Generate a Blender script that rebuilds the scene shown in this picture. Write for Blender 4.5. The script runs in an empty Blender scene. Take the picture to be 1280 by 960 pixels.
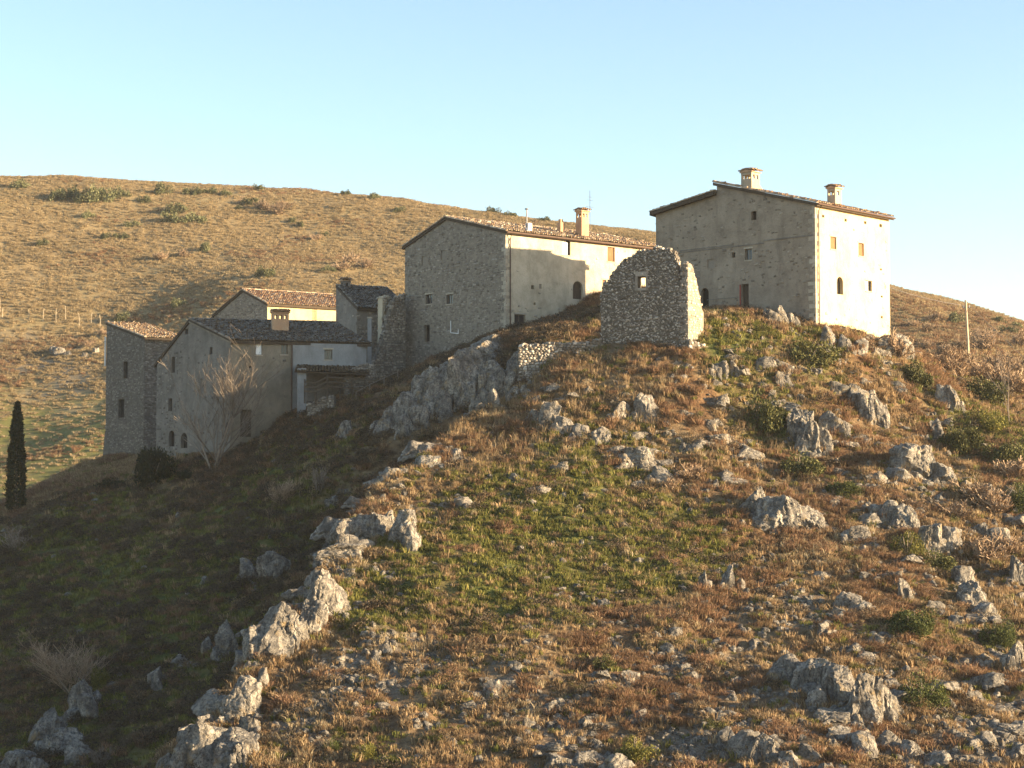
import bpy, bmesh, math, random
import numpy as np
from mathutils import Vector
from mathutils.geometry import tessellate_polygon

random.seed(7); rng = np.random.default_rng(7)
scene = bpy.context.scene
C = scene.collection
R = math.radians

# ------------------------------------------------------------------ camera
F = 2400.0                                   # focal length in photo pixels (1280 wide)
PITCH = math.atan(145 / F)
cd = bpy.data.cameras.new('camera'); cam = bpy.data.objects.new('camera', cd); C.objects.link(cam)
cd.sensor_width = 36; cd.lens = 36 * F / 1280; cd.clip_end = 6000; cd.clip_start = 0.5
cam.location = (0, 0, 0); cam.rotation_euler = (R(90) + PITCH, 0, 0)
scene.camera = cam
# ------------------------------------------------------------------ light
SUN_EL = R(11.2)
SUN_AZ = math.atan2(0.976, -0.215)            # clockwise from +Y
sdir = Vector((math.sin(SUN_AZ) * math.cos(SUN_EL), math.cos(SUN_AZ) * math.cos(SUN_EL), math.sin(SUN_EL)))
w = bpy.data.worlds.new('World'); scene.world = w; w.use_nodes = True
nt = w.node_tree; bg = nt.nodes['Background']
sky = nt.nodes.new('ShaderNodeTexSky'); sky.sky_type = 'NISHITA'; sky.sun_disc = False
sky.sun_elevation = SUN_EL; sky.sun_rotation = SUN_AZ
sky.altitude = 600; sky.air_density = 1.0; sky.dust_density = 0.7; sky.ozone_density = 1.3
nt.links.new(sky.outputs[0], bg.inputs[0]); bg.inputs[1].default_value = 0.084
sl = bpy.data.lights.new('sun', 'SUN'); so = bpy.data.objects.new('sun', sl); C.objects.link(so)
sl.energy = 5.0; sl.angle = R(0.53); sl.color = (1.0, 0.77, 0.48)
so.rotation_euler = sdir.to_track_quat('Z', 'Y').to_euler(); so.location = (120, 60, 80)
vs = scene.view_settings
vs.view_transform = 'Standard'; vs.look = 'None'; vs.exposure = 2.05; vs.gamma = 1; vs.use_curve_mapping = False

# ------------------------------------------------------------------ projection helpers (photo pixel -> place)
cp, sp = math.cos(PITCH), math.sin(PITCH)
def ray(px, py):
    a = (px - 640) / F; b = (480 - py) / F
    y = cp - b * sp
    return a / y, (sp + b * cp) / y          # x and z per metre of forward distance
def at(px, py, D):
    a, b = ray(px, py); return np.array([a * D, D, b * D])
def plan(px, py, D):
    return at(px, py, D)[:2]
def zat(py, D, px=640): return ray(px, py)[1] * D
def reach(N, d, px, py):                     # length along plan direction d from N to the column px
    a, _ = ray(px, py)
    return (a * N[1] - N[0]) / (d[0] - a * d[1])
def unit(x, y):
    l = math.hypot(x, y); return np.array([x / l, y / l])

# ------------------------------------------------------------------ numpy noise
def _h(ix, iy, iz, seed):
    n = (ix.astype(np.int64) * 374761393 + iy.astype(np.int64) * 668265263 + iz.astype(np.int64) * 2147483647 + seed * 974711) & 0xffffffff
    n = ((n ^ (n >> 13)) * 1274126177) & 0xffffffff
    n = ((n ^ (n >> 16)) * 2246822519) & 0xffffffff
    n = n ^ (n >> 15)
    return (n & 0xffff) / 32767.5 - 1.0
def vnoise(p, seed=0):
    p = np.asarray(p, float); i = np.floor(p); f = p - i; f = f * f * f * (f * (f * 6 - 15) + 10)
    ix, iy, iz = i[:, 0], i[:, 1], i[:, 2]; o = 0
    for dx in (0, 1):
        wx = f[:, 0] if dx else 1 - f[:, 0]
        for dy in (0, 1):
            wy = f[:, 1] if dy else 1 - f[:, 1]
            for dz in (0, 1):
                wz = f[:, 2] if dz else 1 - f[:, 2]
                o = o + wx * wy * wz * _h(ix + dx, iy + dy, iz + dz, seed)
    return o
def fbm(p, oct=4, seed=0, gain=.5):
    o = 0; a = 1; s = 0; p = np.asarray(p, float)
    for k in range(oct):
        o = o + a * vnoise(p * 2 ** k + 17.3 * k, seed + k); s += a; a *= gain
    return o / s
def n2(x, y, sc, seed=0, oct=3):
    return fbm(np.stack([x / sc, y / sc, np.full_like(x, seed * 3.17)], 1), oct, seed)

# ------------------------------------------------------------------ object helpers
def link(o, parent=None):
    C.objects.link(o)
    if parent is not None: o.parent = parent
    return o
def mk(name, v, f, mat, parent=None, org=None, smooth=False):
    me = bpy.data.meshes.new(name)
    v = np.asarray(v, float).reshape(-1, 3)
    if org is not None: v = v - np.asarray(org, float)
    if isinstance(f, np.ndarray):
        k = f.shape[1]; n = len(f)
        me.vertices.add(len(v)); me.vertices.foreach_set('co', v.astype(np.float32).ravel())
        me.loops.add(n * k); me.loops.foreach_set('vertex_index', f.astype(np.int32).ravel())
        me.polygons.add(n); me.polygons.foreach_set('loop_start', np.arange(0, n * k, k, dtype=np.int32))
        me.update(calc_edges=True)
    else:
        me.from_pydata(v.tolist(), [], f)
    if smooth: me.shade_smooth()
    if mat is not None: me.materials.append(mat)
    return link(bpy.data.objects.new(name, me), parent)
def empty(name, loc):
    o = bpy.data.objects.new(name, None); o.empty_display_size = .5; o.location = [float(c) for c in loc]; return link(o)
def tag(o, label=None, cat=None, group=None, kind=None):
    if label: o['label'] = label
    if cat: o['category'] = cat
    if group: o['group'] = group
    if kind: o['kind'] = kind
    return o
class MB:                                     # collects polygons
    def __init__(s): s.v = []; s.f = []
    def add(s, v, f):
        b = len(s.v); s.v += [list(map(float, q)) for q in v]; s.f += [[i + b for i in q] for q in f]
    def hexa(s, p):                           # 8 corners: bottom ring 0-3, top ring 4-7
        s.add(p, [[3, 2, 1, 0], [4, 5, 6, 7], [0, 1, 5, 4], [1, 2, 6, 5], [2, 3, 7, 6], [3, 0, 4, 7]])
    def box(s, c, ax, ay, az):                # centre and three half vectors
        c, ax, ay, az = map(np.array, (c, ax, ay, az))
        s.hexa([c - ax - ay - az, c + ax - ay - az, c + ax + ay - az, c - ax + ay - az, c - ax - ay + az, c + ax - ay + az, c + ax + ay + az, c - ax + ay + az])
    def build(s, name, mat, parent=None, org=None, smooth=False): return mk(name, s.v, s.f, mat, parent, org, smooth)
def tube(path, rad, n=5, cap=True):
    path = np.asarray(path, float); m = len(path); rad = np.broadcast_to(np.asarray(rad, float), (m,))
    v = []; f = []
    t = np.gradient(path, axis=0)
    for i in range(m):
        d = t[i] / (np.linalg.norm(t[i]) + 1e-9); up = np.array([0, 0, 1.]) if abs(d[2]) < .9 else np.array([1., 0, 0])
        a = np.cross(d, up); a /= np.linalg.norm(a); b = np.cross(a, d)
        for k in range(n):
            th = 2 * math.pi * k / n; v.append(path[i] + rad[i] * (a * math.cos(th) + b * math.sin(th)))
    for i in range(m - 1):
        for k in range(n):
            f.append([i * n + k, i * n + (k + 1) % n, (i + 1) * n + (k + 1) % n, (i + 1) * n + k])
    if cap: f.append(list(range(n))[::-1]); f.append([(m - 1) * n + k for k in range(n)])
    return v, f

# ------------------------------------------------------------------ materials
def mat_base(name, rough=.9):
    m = bpy.data.materials.new(name); m.use_nodes = True
    t = m.node_tree; b = t.nodes['Principled BSDF']; b.inputs['Roughness'].default_value = rough
    b.inputs['Specular IOR Level'].default_value = .2
    return m, t, b
def node(t, typ, **kw):
    n = t.nodes.new(typ)
    for k, v in kw.items(): setattr(n, k, v)
    return n
def ramp(t, src, stops):
    r = node(t, 'ShaderNodeValToRGB'); e = r.color_ramp.elements
    while len(e) < len(stops): e.new(.5)
    for q, (p, c) in zip(e, stops):
        q.position = p; q.color = (c if isinstance(c, tuple) else (c, c, c)) + (1,)
    t.links.new(src, r.inputs[0]); return r.outputs[0]
def coords(t, stretch=None, kind='Object'):
    tc = node(t, 'ShaderNodeTexCoord'); o = tc.outputs[kind]
    if stretch:
        mp = node(t, 'ShaderNodeMapping'); mp.inputs['Scale'].default_value = stretch
        t.links.new(o, mp.inputs[0]); o = mp.outputs[0]
    return o
def noise(t, vec, scale, detail=4, rough=.55):
    n = node(t, 'ShaderNodeTexNoise'); n.inputs['Scale'].default_value = scale; n.inputs['Detail'].default_value = detail; n.inputs['Roughness'].default_value = rough
    t.links.new(vec, n.inputs['Vector']); return n.outputs['Fac']
def mix(t, fac, a, b, mode='MIX'):
    m = node(t, 'ShaderNodeMix', data_type='RGBA', blend_type=mode)
    for s, i in ((fac, 0), (a, 6), (b, 7)):
        if isinstance(s, (int, float)): m.inputs[i].default_value = s
        elif isinstance(s, tuple): m.inputs[i].default_value = s + (1,)
        else: t.links.new(s, m.inputs[i])
    return m.outputs[2]
def bump(t, b, h, strength, dist):
    n = node(t, 'ShaderNodeBump'); n.inputs['Strength'].default_value = strength; n.inputs['Distance'].default_value = dist
    t.links.new(h, n.inputs['Height']); t.links.new(n.outputs[0], b.inputs['Normal'])
def setc(t, b, c): t.links.new(c, b.inputs['Base Color'])
def island(t): return node(t, 'ShaderNodeNewGeometry').outputs['Random Per Island']

def m_plaster(name, c1, c2, c3, stain, bs=.5):
    m, t, b = mat_base(name); v = coords(t)
    c = ramp(t, noise(t, v, .55, 6, .65), [(.33, c1), (.5, c2), (.68, c3)])
    c = mix(t, ramp(t, noise(t, coords(t, (1, 1, .25)), 1.5, 5), [(.5, 0.), (.75, .55)]), c, stain)
    vo = node(t, 'ShaderNodeTexVoronoi'); vo.inputs['Scale'].default_value = 3.2; t.links.new(v, vo.inputs['Vector'])
    st = ramp(t, noise(t, v, .8, 5, .7), [(.54, 0.), (.66, .5)])
    c = mix(t, st, c, mix(t, vo.outputs['Color'], tuple(q * .65 for q in c1), tuple(min(1, q * 1.1) for q in c3)))
    c = mix(t, ramp(t, noise(t, v, 9, 3), [(.3, .28), (.45, 0.)]), c, stain)
    setc(t, b, c)
    h = mix(t, .5, noise(t, v, 2.2, 8, .7), noise(t, v, 14, 4))
    h = mix(t, ramp(t, vo.outputs['Distance'], [(.0, .4), (.5, 0.)]), h, (1, 1, 1))
    bump(t, b, h, bs, .12); return m
def m_stones(name, stops, bs=.4):             # separate stones: one tint each
    m, t, b = mat_base(name); v = coords(t)
    c = ramp(t, island(t), stops)
    c = mix(t, ramp(t, noise(t, v, 6, 5), [(.35, .0), (.7, .6)]), c, mix(t, .5, c, (.12, .10, .085)))
    setc(t, b, c); bump(t, b, noise(t, v, 11, 5, .65), bs, .06); return m
def m_mortar(name, c1, c2):
    m, t, b = mat_base(name); v = coords(t)
    setc(t, b, ramp(t, noise(t, v, 2.5, 6, .65), [(.35, c1), (.65, c2)])); bump(t, b, noise(t, v, 9, 6, .7), .6, .08); return m
def m_tiles(name, stops):
    m, t, b = mat_base(name); v = coords(t)
    c = ramp(t, island(t), stops)
    c = mix(t, ramp(t, noise(t, v, 1.1, 5, .7), [(.45, 0.), (.65, .5)]), c, (.30, .25, .18))
    c = mix(t, ramp(t, noise(t, v, 5, 4), [(.55, 0.), (.75, .35)]), c, (.12, .10, .08))
    setc(t, b, c); bump(t, b, noise(t, v, 14, 4), .4, .03); return m
def m_wood(name, c1, c2, rough=.8):
    m, t, b = mat_base(name, rough); v = coords(t, (6, 6, .6))
    setc(t, b, ramp(t, noise(t, v, 3, 5), [(.35, c1), (.65, c2)])); bump(t, b, noise(t, v, 6, 4), .3, .02); return m
def m_plain(name, c, rough=.6, metal=0, var=.25):
    m, t, b = mat_base(name, rough); v = coords(t); b.inputs['Metallic'].default_value = metal
    setc(t, b, ramp(t, noise(t, v, 4, 4), [(.3, tuple(q * (1 - var) for q in c)), (.7, tuple(min(1, q * (1 + var)) for q in c))])); return m
def m_leaf(name, stops, trans=.25, objr=.5):
    m, t, b = mat_base(name, .75)
    c = ramp(t, island(t), stops)
    oi = node(t, 'ShaderNodeObjectInfo')
    hs = node(t, 'ShaderNodeHueSaturation')
    mr = node(t, 'ShaderNodeMapRange'); mr.inputs['To Min'].default_value = 1 - objr * .6; mr.inputs['To Max'].default_value = 1 + objr * .6
    t.links.new(oi.outputs['Random'], mr.inputs['Value']); t.links.new(mr.outputs[0], hs.inputs['Value']); t.links.new(c, hs.inputs['Color'])
    setc(t, b, hs.outputs[0])
    if trans:
        tr = node(t, 'ShaderNodeBsdfTranslucent'); t.links.new(hs.outputs[0], tr.inputs['Color'])
        ms = node(t, 'ShaderNodeMixShader'); ms.inputs[0].default_value = trans
        t.links.new(b.outputs[0], ms.inputs[1]); t.links.new(tr.outputs[0], ms.inputs[2]); t.links.new(ms.outputs[0], t.nodes['Material Output'].inputs[0])
    return m

M = {}
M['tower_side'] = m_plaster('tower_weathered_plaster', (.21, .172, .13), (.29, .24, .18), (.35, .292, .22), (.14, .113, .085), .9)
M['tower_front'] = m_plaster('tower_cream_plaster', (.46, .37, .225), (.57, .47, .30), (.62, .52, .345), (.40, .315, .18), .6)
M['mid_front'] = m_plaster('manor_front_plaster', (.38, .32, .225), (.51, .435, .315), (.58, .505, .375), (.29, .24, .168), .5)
M['tan_light'] = m_plaster('chimney_plaster', (.30, .24, .17), (.38, .31, .225), (.44, .37, .27), (.22, .17, .12), .4)
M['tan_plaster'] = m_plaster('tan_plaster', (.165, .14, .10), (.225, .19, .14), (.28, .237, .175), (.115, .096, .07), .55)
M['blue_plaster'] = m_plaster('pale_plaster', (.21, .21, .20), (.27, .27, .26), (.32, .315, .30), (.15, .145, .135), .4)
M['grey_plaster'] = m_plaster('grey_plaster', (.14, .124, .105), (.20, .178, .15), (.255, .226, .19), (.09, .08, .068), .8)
M['yellow_plaster'] = m_plaster('yellow_plaster', (.45, .36, .20), (.56, .46, .27), (.60, .50, .31), (.40, .31, .18), .3)
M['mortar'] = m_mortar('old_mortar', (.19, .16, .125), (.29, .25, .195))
M['mortar_dark'] = m_mortar('dark_mortar', (.10, .086, .069), (.175, .152, .12))
M['stone_grey'] = m_stones('grey_wall_stone', [(0, (.15, .126, .10)), (.35, (.225, .192, .153)), (.7, (.29, .25, .20)), (1, (.40, .35, .285))])
M['stone_dark'] = m_stones('dark_wall_stone', [(0, (.10, .087, .073)), (.35, (.16, .14, .118)), (.7, (.22, .195, .163)), (1, (.32, .285, .24))])
M['stone_ruin'] = m_stones('ruin_stone', [(0, (.12, .10, .08)), (.3, (.235, .203, .168)), (.65, (.36, .315, .262)), (1, (.60, .535, .455))], .6)
M['quoin'] = m_stones('quoin_stone', [(0, (.33, .28, .21)), (.5, (.43, .37, .28)), (1, (.54, .47, .36))])
M['tile_red'] = m_tiles('terracotta_tiles', [(0, (.20, .115, .07)), (.3, (.34, .205, .12)), (.65, (.47, .31, .19)), (1, (.58, .47, .33))])
M['tile_old'] = m_tiles('old_roof_tiles', [(0, (.22, .14, .09)), (.4, (.38, .26, .165)), (.75, (.50, .37, .24)), (1, (.60, .50, .36))])
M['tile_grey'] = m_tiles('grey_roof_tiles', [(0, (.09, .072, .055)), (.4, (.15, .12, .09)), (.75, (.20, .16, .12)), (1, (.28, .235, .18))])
M['roof_wood'] = m_wood('roof_timber', (.045, .033, .022), (.09, .065, .042))
M['wood'] = m_wood('shutter_wood', (.20, .10, .045), (.30, .16, .075))
M['wood_dark'] = m_wood('dark_wood', (.05, .036, .025), (.10, .075, .05))
M['wood_grey'] = m_wood('weathered_wood', (.14, .115, .09), (.24, .20, .16))
M['pole_wood'] = m_wood('pole_wood', (.40, .32, .22), (.52, .43, .30))
M['dark'] = m_plain('dark_interior', (.02, .017, .014), .9)
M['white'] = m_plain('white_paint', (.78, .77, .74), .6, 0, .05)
M['brick'] = m_plaster('chimney_brick', (.36, .22, .13), (.44, .28, .17), (.50, .35, .22), (.27, .17, .10), .5)
M['copper'] = m_plain('copper_gutter', (.11, .07, .05), .55)
M['iron'] = m_plain('grey_iron', (.16, .16, .16), .5, .4)
M['cable'] = m_plain('cable_rubber', (.16, .15, .14), .7)
m, t, b = mat_base('window_glass', .12); b.inputs['Base Color'].default_value = (.03, .03, .032, 1); b.inputs['Specular IOR Level'].default_value = .5; M['glass'] = m

# limestone
m, t, b = mat_base('limestone', .92); v = coords(t)
c = ramp(t, noise(t, v, .9, 8, .68), [(.3, (.12, .106, .09)), (.45, (.245, .217, .18)), (.6, (.39, .348, .287)), (.8, (.54, .49, .41))])
c = mix(t, ramp(t, noise(t, coords(t, (1, 1, .3)), 3.5, 6, .7), [(.46, 0.), (.62, .85)]), c, (.075, .069, .063))
c = mix(t, ramp(t, noise(t, v, 7, 5, .7), [(.48, 0.), (.58, .65)]), c, (.06, .055, .05))
c = mix(t, ramp(t, noise(t, v, 1.3, 6, .65), [(.56, 0.), (.68, .55)]), c, (.34, .225, .085))
setc(t, b, c)
vo = node(t, 'ShaderNodeTexVoronoi', feature='DISTANCE_TO_EDGE'); vo.inputs['Scale'].default_value = 1.7
wv = mix(t, .4, coords(t, (1, 1, .55)), noise(t, v, 2, 4)); t.links.new(wv, vo.inputs['Vector'])
h = mix(t, .34, noise(t, v, 3.6, 10, .75), ramp(t, vo.outputs['Distance'], [(0, 0.), (.07, 1.)]))
bump(t, b, h, 1., .3); M['rock'] = m

# ground
def m_ground():
    m, t, b = mat_base('hill_ground', .95); v = coords(t)
    def attr(n):
        a = node(t, 'ShaderNodeAttribute'); a.attribute_name = n; return a.outputs['Fac']
    n1 = noise(t, v, .16, 6, .65); nf = noise(t, v, 1.6, 6, .7); nff = noise(t, v, 7, 4, .6)
    dry = ramp(t, nf, [(.3, (.10, .066, .036)), (.5, (.18, .125, .068)), (.7, (.26, .19, .105))])
    rus = ramp(t, nf, [(.3, (.075, .042, .022)), (.5, (.135, .075, .036)), (.7, (.20, .12, .06))])
    grn = ramp(t, nf, [(.3, (.045, .052, .014)), (.5, (.085, .095, .024)), (.7, (.15, .14, .045))])
    grv = ramp(t, nff, [(.3, (.11, .085, .06)), (.52, (.20, .165, .125)), (.75, (.34, .295, .235))])
    c = mix(t, ramp(t, n1, [(.42, 0.), (.58, 1.)]), dry, rus)
    c = mix(t, attr('green'), c, grn)
    far = ramp(t, noise(t, coords(t, (1, .5, 1)), .05, 7, .7), [(.3, (.20, .14, .068)), (.48, (.30, .22, .11)), (.62, (.26, .20, .095)), (.75, (.18, .135, .065))])
    far = mix(t, ramp(t, nf, [(.36, .6), (.56, 0.)]), far, (.12, .075, .03))
    c = mix(t, attr('far'), c, mix(t, attr('green'), far, (.16, .15, .045)))
    c = mix(t, attr('gravel'), c, grv)
    setc(t, b, c)
    bump(t, b, mix(t, .5, nf, nff), .8, .35); return m
M['ground'] = m_ground()
M['grass_green'] = m_leaf('green_grass', [(0, (.07, .08, .016)), (.5, (.145, .148, .032)), (.85, (.24, .21, .06)), (1, (.34, .27, .11))], .35)
M['grass_dry'] = m_leaf('dry_grass', [(0, (.16, .097, .05)), (.5, (.285, .19, .10)), (1, (.44, .33, .185))], .35)
M['grass_far'] = m_leaf('hill_grass', [(0, (.20, .142, .075)), (.5, (.315, .235, .13)), (1, (.44, .345, .20))], .35, .35)
M['heath'] = m_leaf('russet_heath', [(0, (.125, .066, .038)), (.45, (.225, .128, .072)), (.8, (.29, .18, .10)), (1, (.37, .26, .15))], .35)
M['bramble'] = m_leaf('shade_dark_bramble', [(0, (.045, .031, .02)), (.5, (.085, .061, .038)), (1, (.14, .108, .068))], .1)  # scrub tint set dark so the flank's shade reads deeper
M['straw'] = m_leaf('pale_straw', [(0, (.24, .17, .095)), (.5, (.37, .285, .165)), (1, (.52, .42, .26))], .35)
M['leaf_green'] = m_leaf('shrub_leaves', [(0, (.025, .036, .010)), (.5, (.065, .082, .02)), (1, (.15, .15, .042))], .15, .3)
M['leaf_yellow'] = m_leaf('yellowing_leaves', [(0, (.05, .055, .012)), (.5, (.12, .115, .024)), (1, (.24, .20, .045))], .15, .3)
M['leaf_dark'] = m_leaf('evergreen_leaves', [(0, (.012, .017, .007)), (.6, (.024, .032, .011)), (1, (.04, .045, .016))], .05, .2)
M['leaf_broom'] = m_leaf('broom_twigs', [(0, (.035, .04, .012)), (.5, (.075, .077, .024)), (1, (.15, .135, .045))], .1, .3)
M['leaf_far'] = m_leaf('juniper_leaves', [(0, (.06, .066, .03)), (.5, (.115, .12, .055)), (1, (.20, .19, .095))], .2, .4)
M['twig'] = m_leaf('bare_twigs', [(0, (.12, .092, .07)), (.5, (.20, .158, .12)), (1, (.30, .245, .19))], 0, .3)
M['twig_red'] = m_leaf('reddish_twigs', [(0, (.15, .10, .062)), (.5, (.26, .18, .115)), (1, (.37, .27, .175))], 0, .4)
M['bark'] = m_wood('pale_bark', (.17, .13, .10), (.30, .24, .18))

# ------------------------------------------------------------------ terrain height field
pp = [  # (px, py, D) read from the photograph, D = metres forward
 (0,960,118),(110,960,111),(220,957,103),(330,960,99),(480,960,98),(640,960,97),(800,960,97),(960,960,96),(1120,960,96),(1280,960,97),(1400,960,99),
 (640,1180,80),(200,1180,86),(1100,1180,80),(-150,1000,121),(1450,1100,90),
 (295,872,108.5),(480,880,105),(640,880,104),(800,880,104),(960,880,104),(1120,880,104),(1280,880,106),
 (345,805,114.5),(420,800,113),(560,800,112.5),(700,800,112),(900,800,113),(1100,800,113),(1280,800,116),
 (405,728,122),(500,720,121),(700,720,121),(900,720,122),(1100,720,123),(1280,720,126),
 (448,650,131),(560,650,129.5),(700,650,129),(900,650,130),(1100,650,132),(1280,640,136),
 (505,597,138),(600,590,136.5),(750,590,136),(900,585,138),(1100,580,140),(1280,570,146),
 (575,540,145),(680,530,142.5),(800,530,142),(950,520,145),(1100,510,149),(1200,500,154),(1280,510,158),
 (640,500,150),(560,520,152),(500,545,151),(645,432,156),(600,440,159),(540,468,162),
 (700,460,148),(690,428,154),(640,414,171.5),(700,396,175),(735,374,177.5),(765,366,177.5),(690,408,163),(740,398,161),(745,425,155),
 (1020,410,154.5),(930,389,159.5),(850,386,163.5),(1113,433,162.6),(940,401,153),(880,421,150),(960,432,150.3),(1060,432,153),
 (870,456,147),(760,453,148.5),(960,467,147.5),(1140,446,160),(1180,456,166),(1208,467,180),(1280,472,176),
 (1113,369,330),(1160,379,330),(1210,392,330),(1280,412,330),(1400,440,330),(1160,420,250),(1240,440,238),(1330,470,235),
 (815,293,400),(960,330,365),(700,280,410),(560,263,420),(480,249,425),(320,237,430),(160,229,430),(0,222,430),(-200,215,430),
 (0,300,382),(0,400,335),(0,480,300),(0,560,268),(0,600,248),(150,300,384),(150,400,335),(110,470,302),(110,540,268),
 (300,300,386),(300,360,338),(430,300,389),(430,345,347),(-200,400,330),(-200,560,262),
 (0,662,168),(0,642,176),(60,606,190),(115,577,205),(150,580,198),(100,610,178),(150,600,172),(240,577,171),(310,556,169),(365,522,168.5),(440,494,168),(500,470,172),
 (0,760,152),(100,720,152),(200,664,158),(300,630,155),(400,592,152),(470,565,150),
 (100,820,135),(200,760,138),(300,700,140),(380,660,141),(150,880,122),(250,830,122),(320,782,124),(0,860,133),(-200,720,165),(-200,960,126),
]
xyz = [at(*q) for q in pp]
xyz += [np.array(q, float) for q in [
 (-62,200,-7),(-55,222,-4),(-70,230,-4),(-15,192,9),(0,200,14),(20,200,17),(40,200,15),(-30,215,5),(-5,230,12),(30,230,14),(-20,260,13),(20,280,20),(45,290,22),(0,330,34),(40,340,34),
 (60,150,6),(75,175,8),(100,150,-4),(70,115,-6),(90,200,12),(110,260,18),(130,330,24),(60,90,-16),(0,60,-22),(-50,70,-26),(60,55,-22),(0,30,-10),(-40,20,-9),(40,20,-10),(0,0,-1.8),(-30,-30,0),(30,-30,0),
 (-70,130,-18),(-80,170,-12),(-110,200,-8),(-130,300,24),(-90,100,-28),(-160,430,76),
 (-120,500,72),(0,500,58),(80,450,36),(150,420,20),(-100,620,55),(50,620,35),(200,600,5),(-300,620,60),(0,1000,0),(-400,1000,20),(400,1000,-20),(300,330,0),(250,150,-30),(-250,150,-25),(-300,380,50),(250,20,-30),(-250,20,-30)]]
xyz = np.array(xyz); SC = 60.0
def _tps(P, Q):
    d2 = ((P[:, None, :] - Q[None, :, :]) ** 2).sum(2) / SC ** 2
    return .5 * d2 * np.log(d2 + 1e-12)
_Q = xyz[:, :2]; n = len(_Q)
A = np.zeros((n + 3, n + 3)); A[:n, :n] = _tps(_Q, _Q) + np.eye(n) * 2e-4
A[:n, n] = 1; A[:n, n + 1:] = _Q / SC; A[n:, :n] = A[:n, n:].T
_W = np.linalg.solve(A, np.concatenate([xyz[:, 2], np.zeros(3)]))
def smoothstep(a, b, x):
    k = np.clip((x - a) / (b - a), 0, 1); return k * k * (3 - 2 * k)
CREST = np.array([at(*q)[:2] for q in [(640, 500, 150), (575, 540, 145), (505, 597, 138), (448, 650, 131), (405, 728, 122), (345, 805, 114.5), (295, 872, 108.5), (220, 957, 103), (150, 1040, 96), (60, 1150, 88)]])
def crest_left(x, y):                          # distance to the left of the crest line, negative on its right
    best = np.full(x.shape, 1e9); sg = np.ones(x.shape)
    for a, b_ in zip(CREST[:-1], CREST[1:]):
        d = b_ - a; t_ = np.clip(((x - a[0]) * d[0] + (y - a[1]) * d[1]) / (d @ d), 0, 1); dx, dy = x - a[0] - t_ * d[0], y - a[1] - t_ * d[1]
        q = np.hypot(dx, dy); k = q < best; best = np.where(k, q, best); sg = np.where(k, np.sign(d[0] * dy - d[1] * dx), sg)
    return -sg * best
def Hraw(x, y):
    o = np.empty_like(x)
    for i in range(0, len(x), 40000):
        P = np.stack([x[i:i + 40000], y[i:i + 40000]], 1)
        o[i:i + 40000] = _tps(P, _Q) @ _W[:n] + _W[n] + (P / SC) @ _W[n + 1:]
    near = smoothstep(85, 96, y) * (1 - smoothstep(178, 200, y)); far = smoothstep(205, 260, y)
    hs = (1 - smoothstep(150, 156, y))
    k = (y > 84) & (y < 165); cl = np.full(x.shape, -99.); cl[k] = crest_left(x[k], y[k])
    wob = cl + 1.1 * n2(x, y, 3.5, 14); am = (2.3 + 1.1 * n2(x, y, 7, 15)) * smoothstep(84, 92, y) * (1 - smoothstep(147, 152, y))
    o = o - am * smoothstep(-.2, 1.6, wob) * (1 - smoothstep(5, 20, wob)) + .35 * am * smoothstep(-3.5, -.3, wob) * (1 - smoothstep(-.3, .9, wob))
    o = o + near * (.42 * n2(x, y, 5, 1) * (.3 + .7 * hs) + (.12 + .16 * hs) * n2(x, y, 1.7, 2) + .08 * n2(x, y, .55, 3))
    o = o + near * hs * .8 * np.maximum(0, n2(x, y * 1.6, 2.6, 9, 2)) ** 1.5
    o = o + far * (1.0 * n2(x, y, 22, 4) + .30 * n2(x, y, 6, 5) + .09 * n2(x, y, 2, 6))
    return o
us = np.concatenate([np.linspace(-2.2, -.30, 40)[:-1], np.linspace(-.30, .30, 620), np.linspace(.30, 2.2, 40)[1:]])
Ds = np.concatenate([np.linspace(-40, 88, 24)[:-1], np.arange(88, 180, .22), np.arange(180, 260, .6), np.arange(260, 445, .9), np.linspace(446, 1000, 24)])
def Wd(D): return np.sqrt(np.maximum(D, 0) ** 2 + 30 ** 2)
GU, GD = np.meshgrid(us, Ds); GX = (GU * Wd(GD)).ravel(); GY = GD.ravel()
GZ = Hraw(GX, GY); Zg = GZ.reshape(GU.shape)
def H(x, y):
    x = np.atleast_1d(np.asarray(x, float)); y = np.atleast_1d(np.asarray(y, float))
    fu = np.interp(x / Wd(y), us, np.arange(len(us))); fd = np.interp(y, Ds, np.arange(len(Ds)))
    i = np.minimum(fu.astype(int), len(us) - 2); j = np.minimum(fd.astype(int), len(Ds) - 2); a = fu - i; c = fd - j
    return (Zg[j, i] * (1 - a) + Zg[j, i + 1] * a) * (1 - c) + (Zg[j + 1, i] * (1 - a) + Zg[j + 1, i + 1] * a) * c
_Dm = np.concatenate([np.arange(90, 182, .15), np.arange(182, 450, .6)])
def hit(px, py):                               # where the line of sight meets the ground
    a, b = ray(px, py); below = b * _Dm < H(a * _Dm, _Dm)
    k = int(np.argmax(below)) if below.any() else len(_Dm) - 1
    D = _Dm[k]; return np.array([a * D, D, float(H([a * D], [D])[0])])

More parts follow.
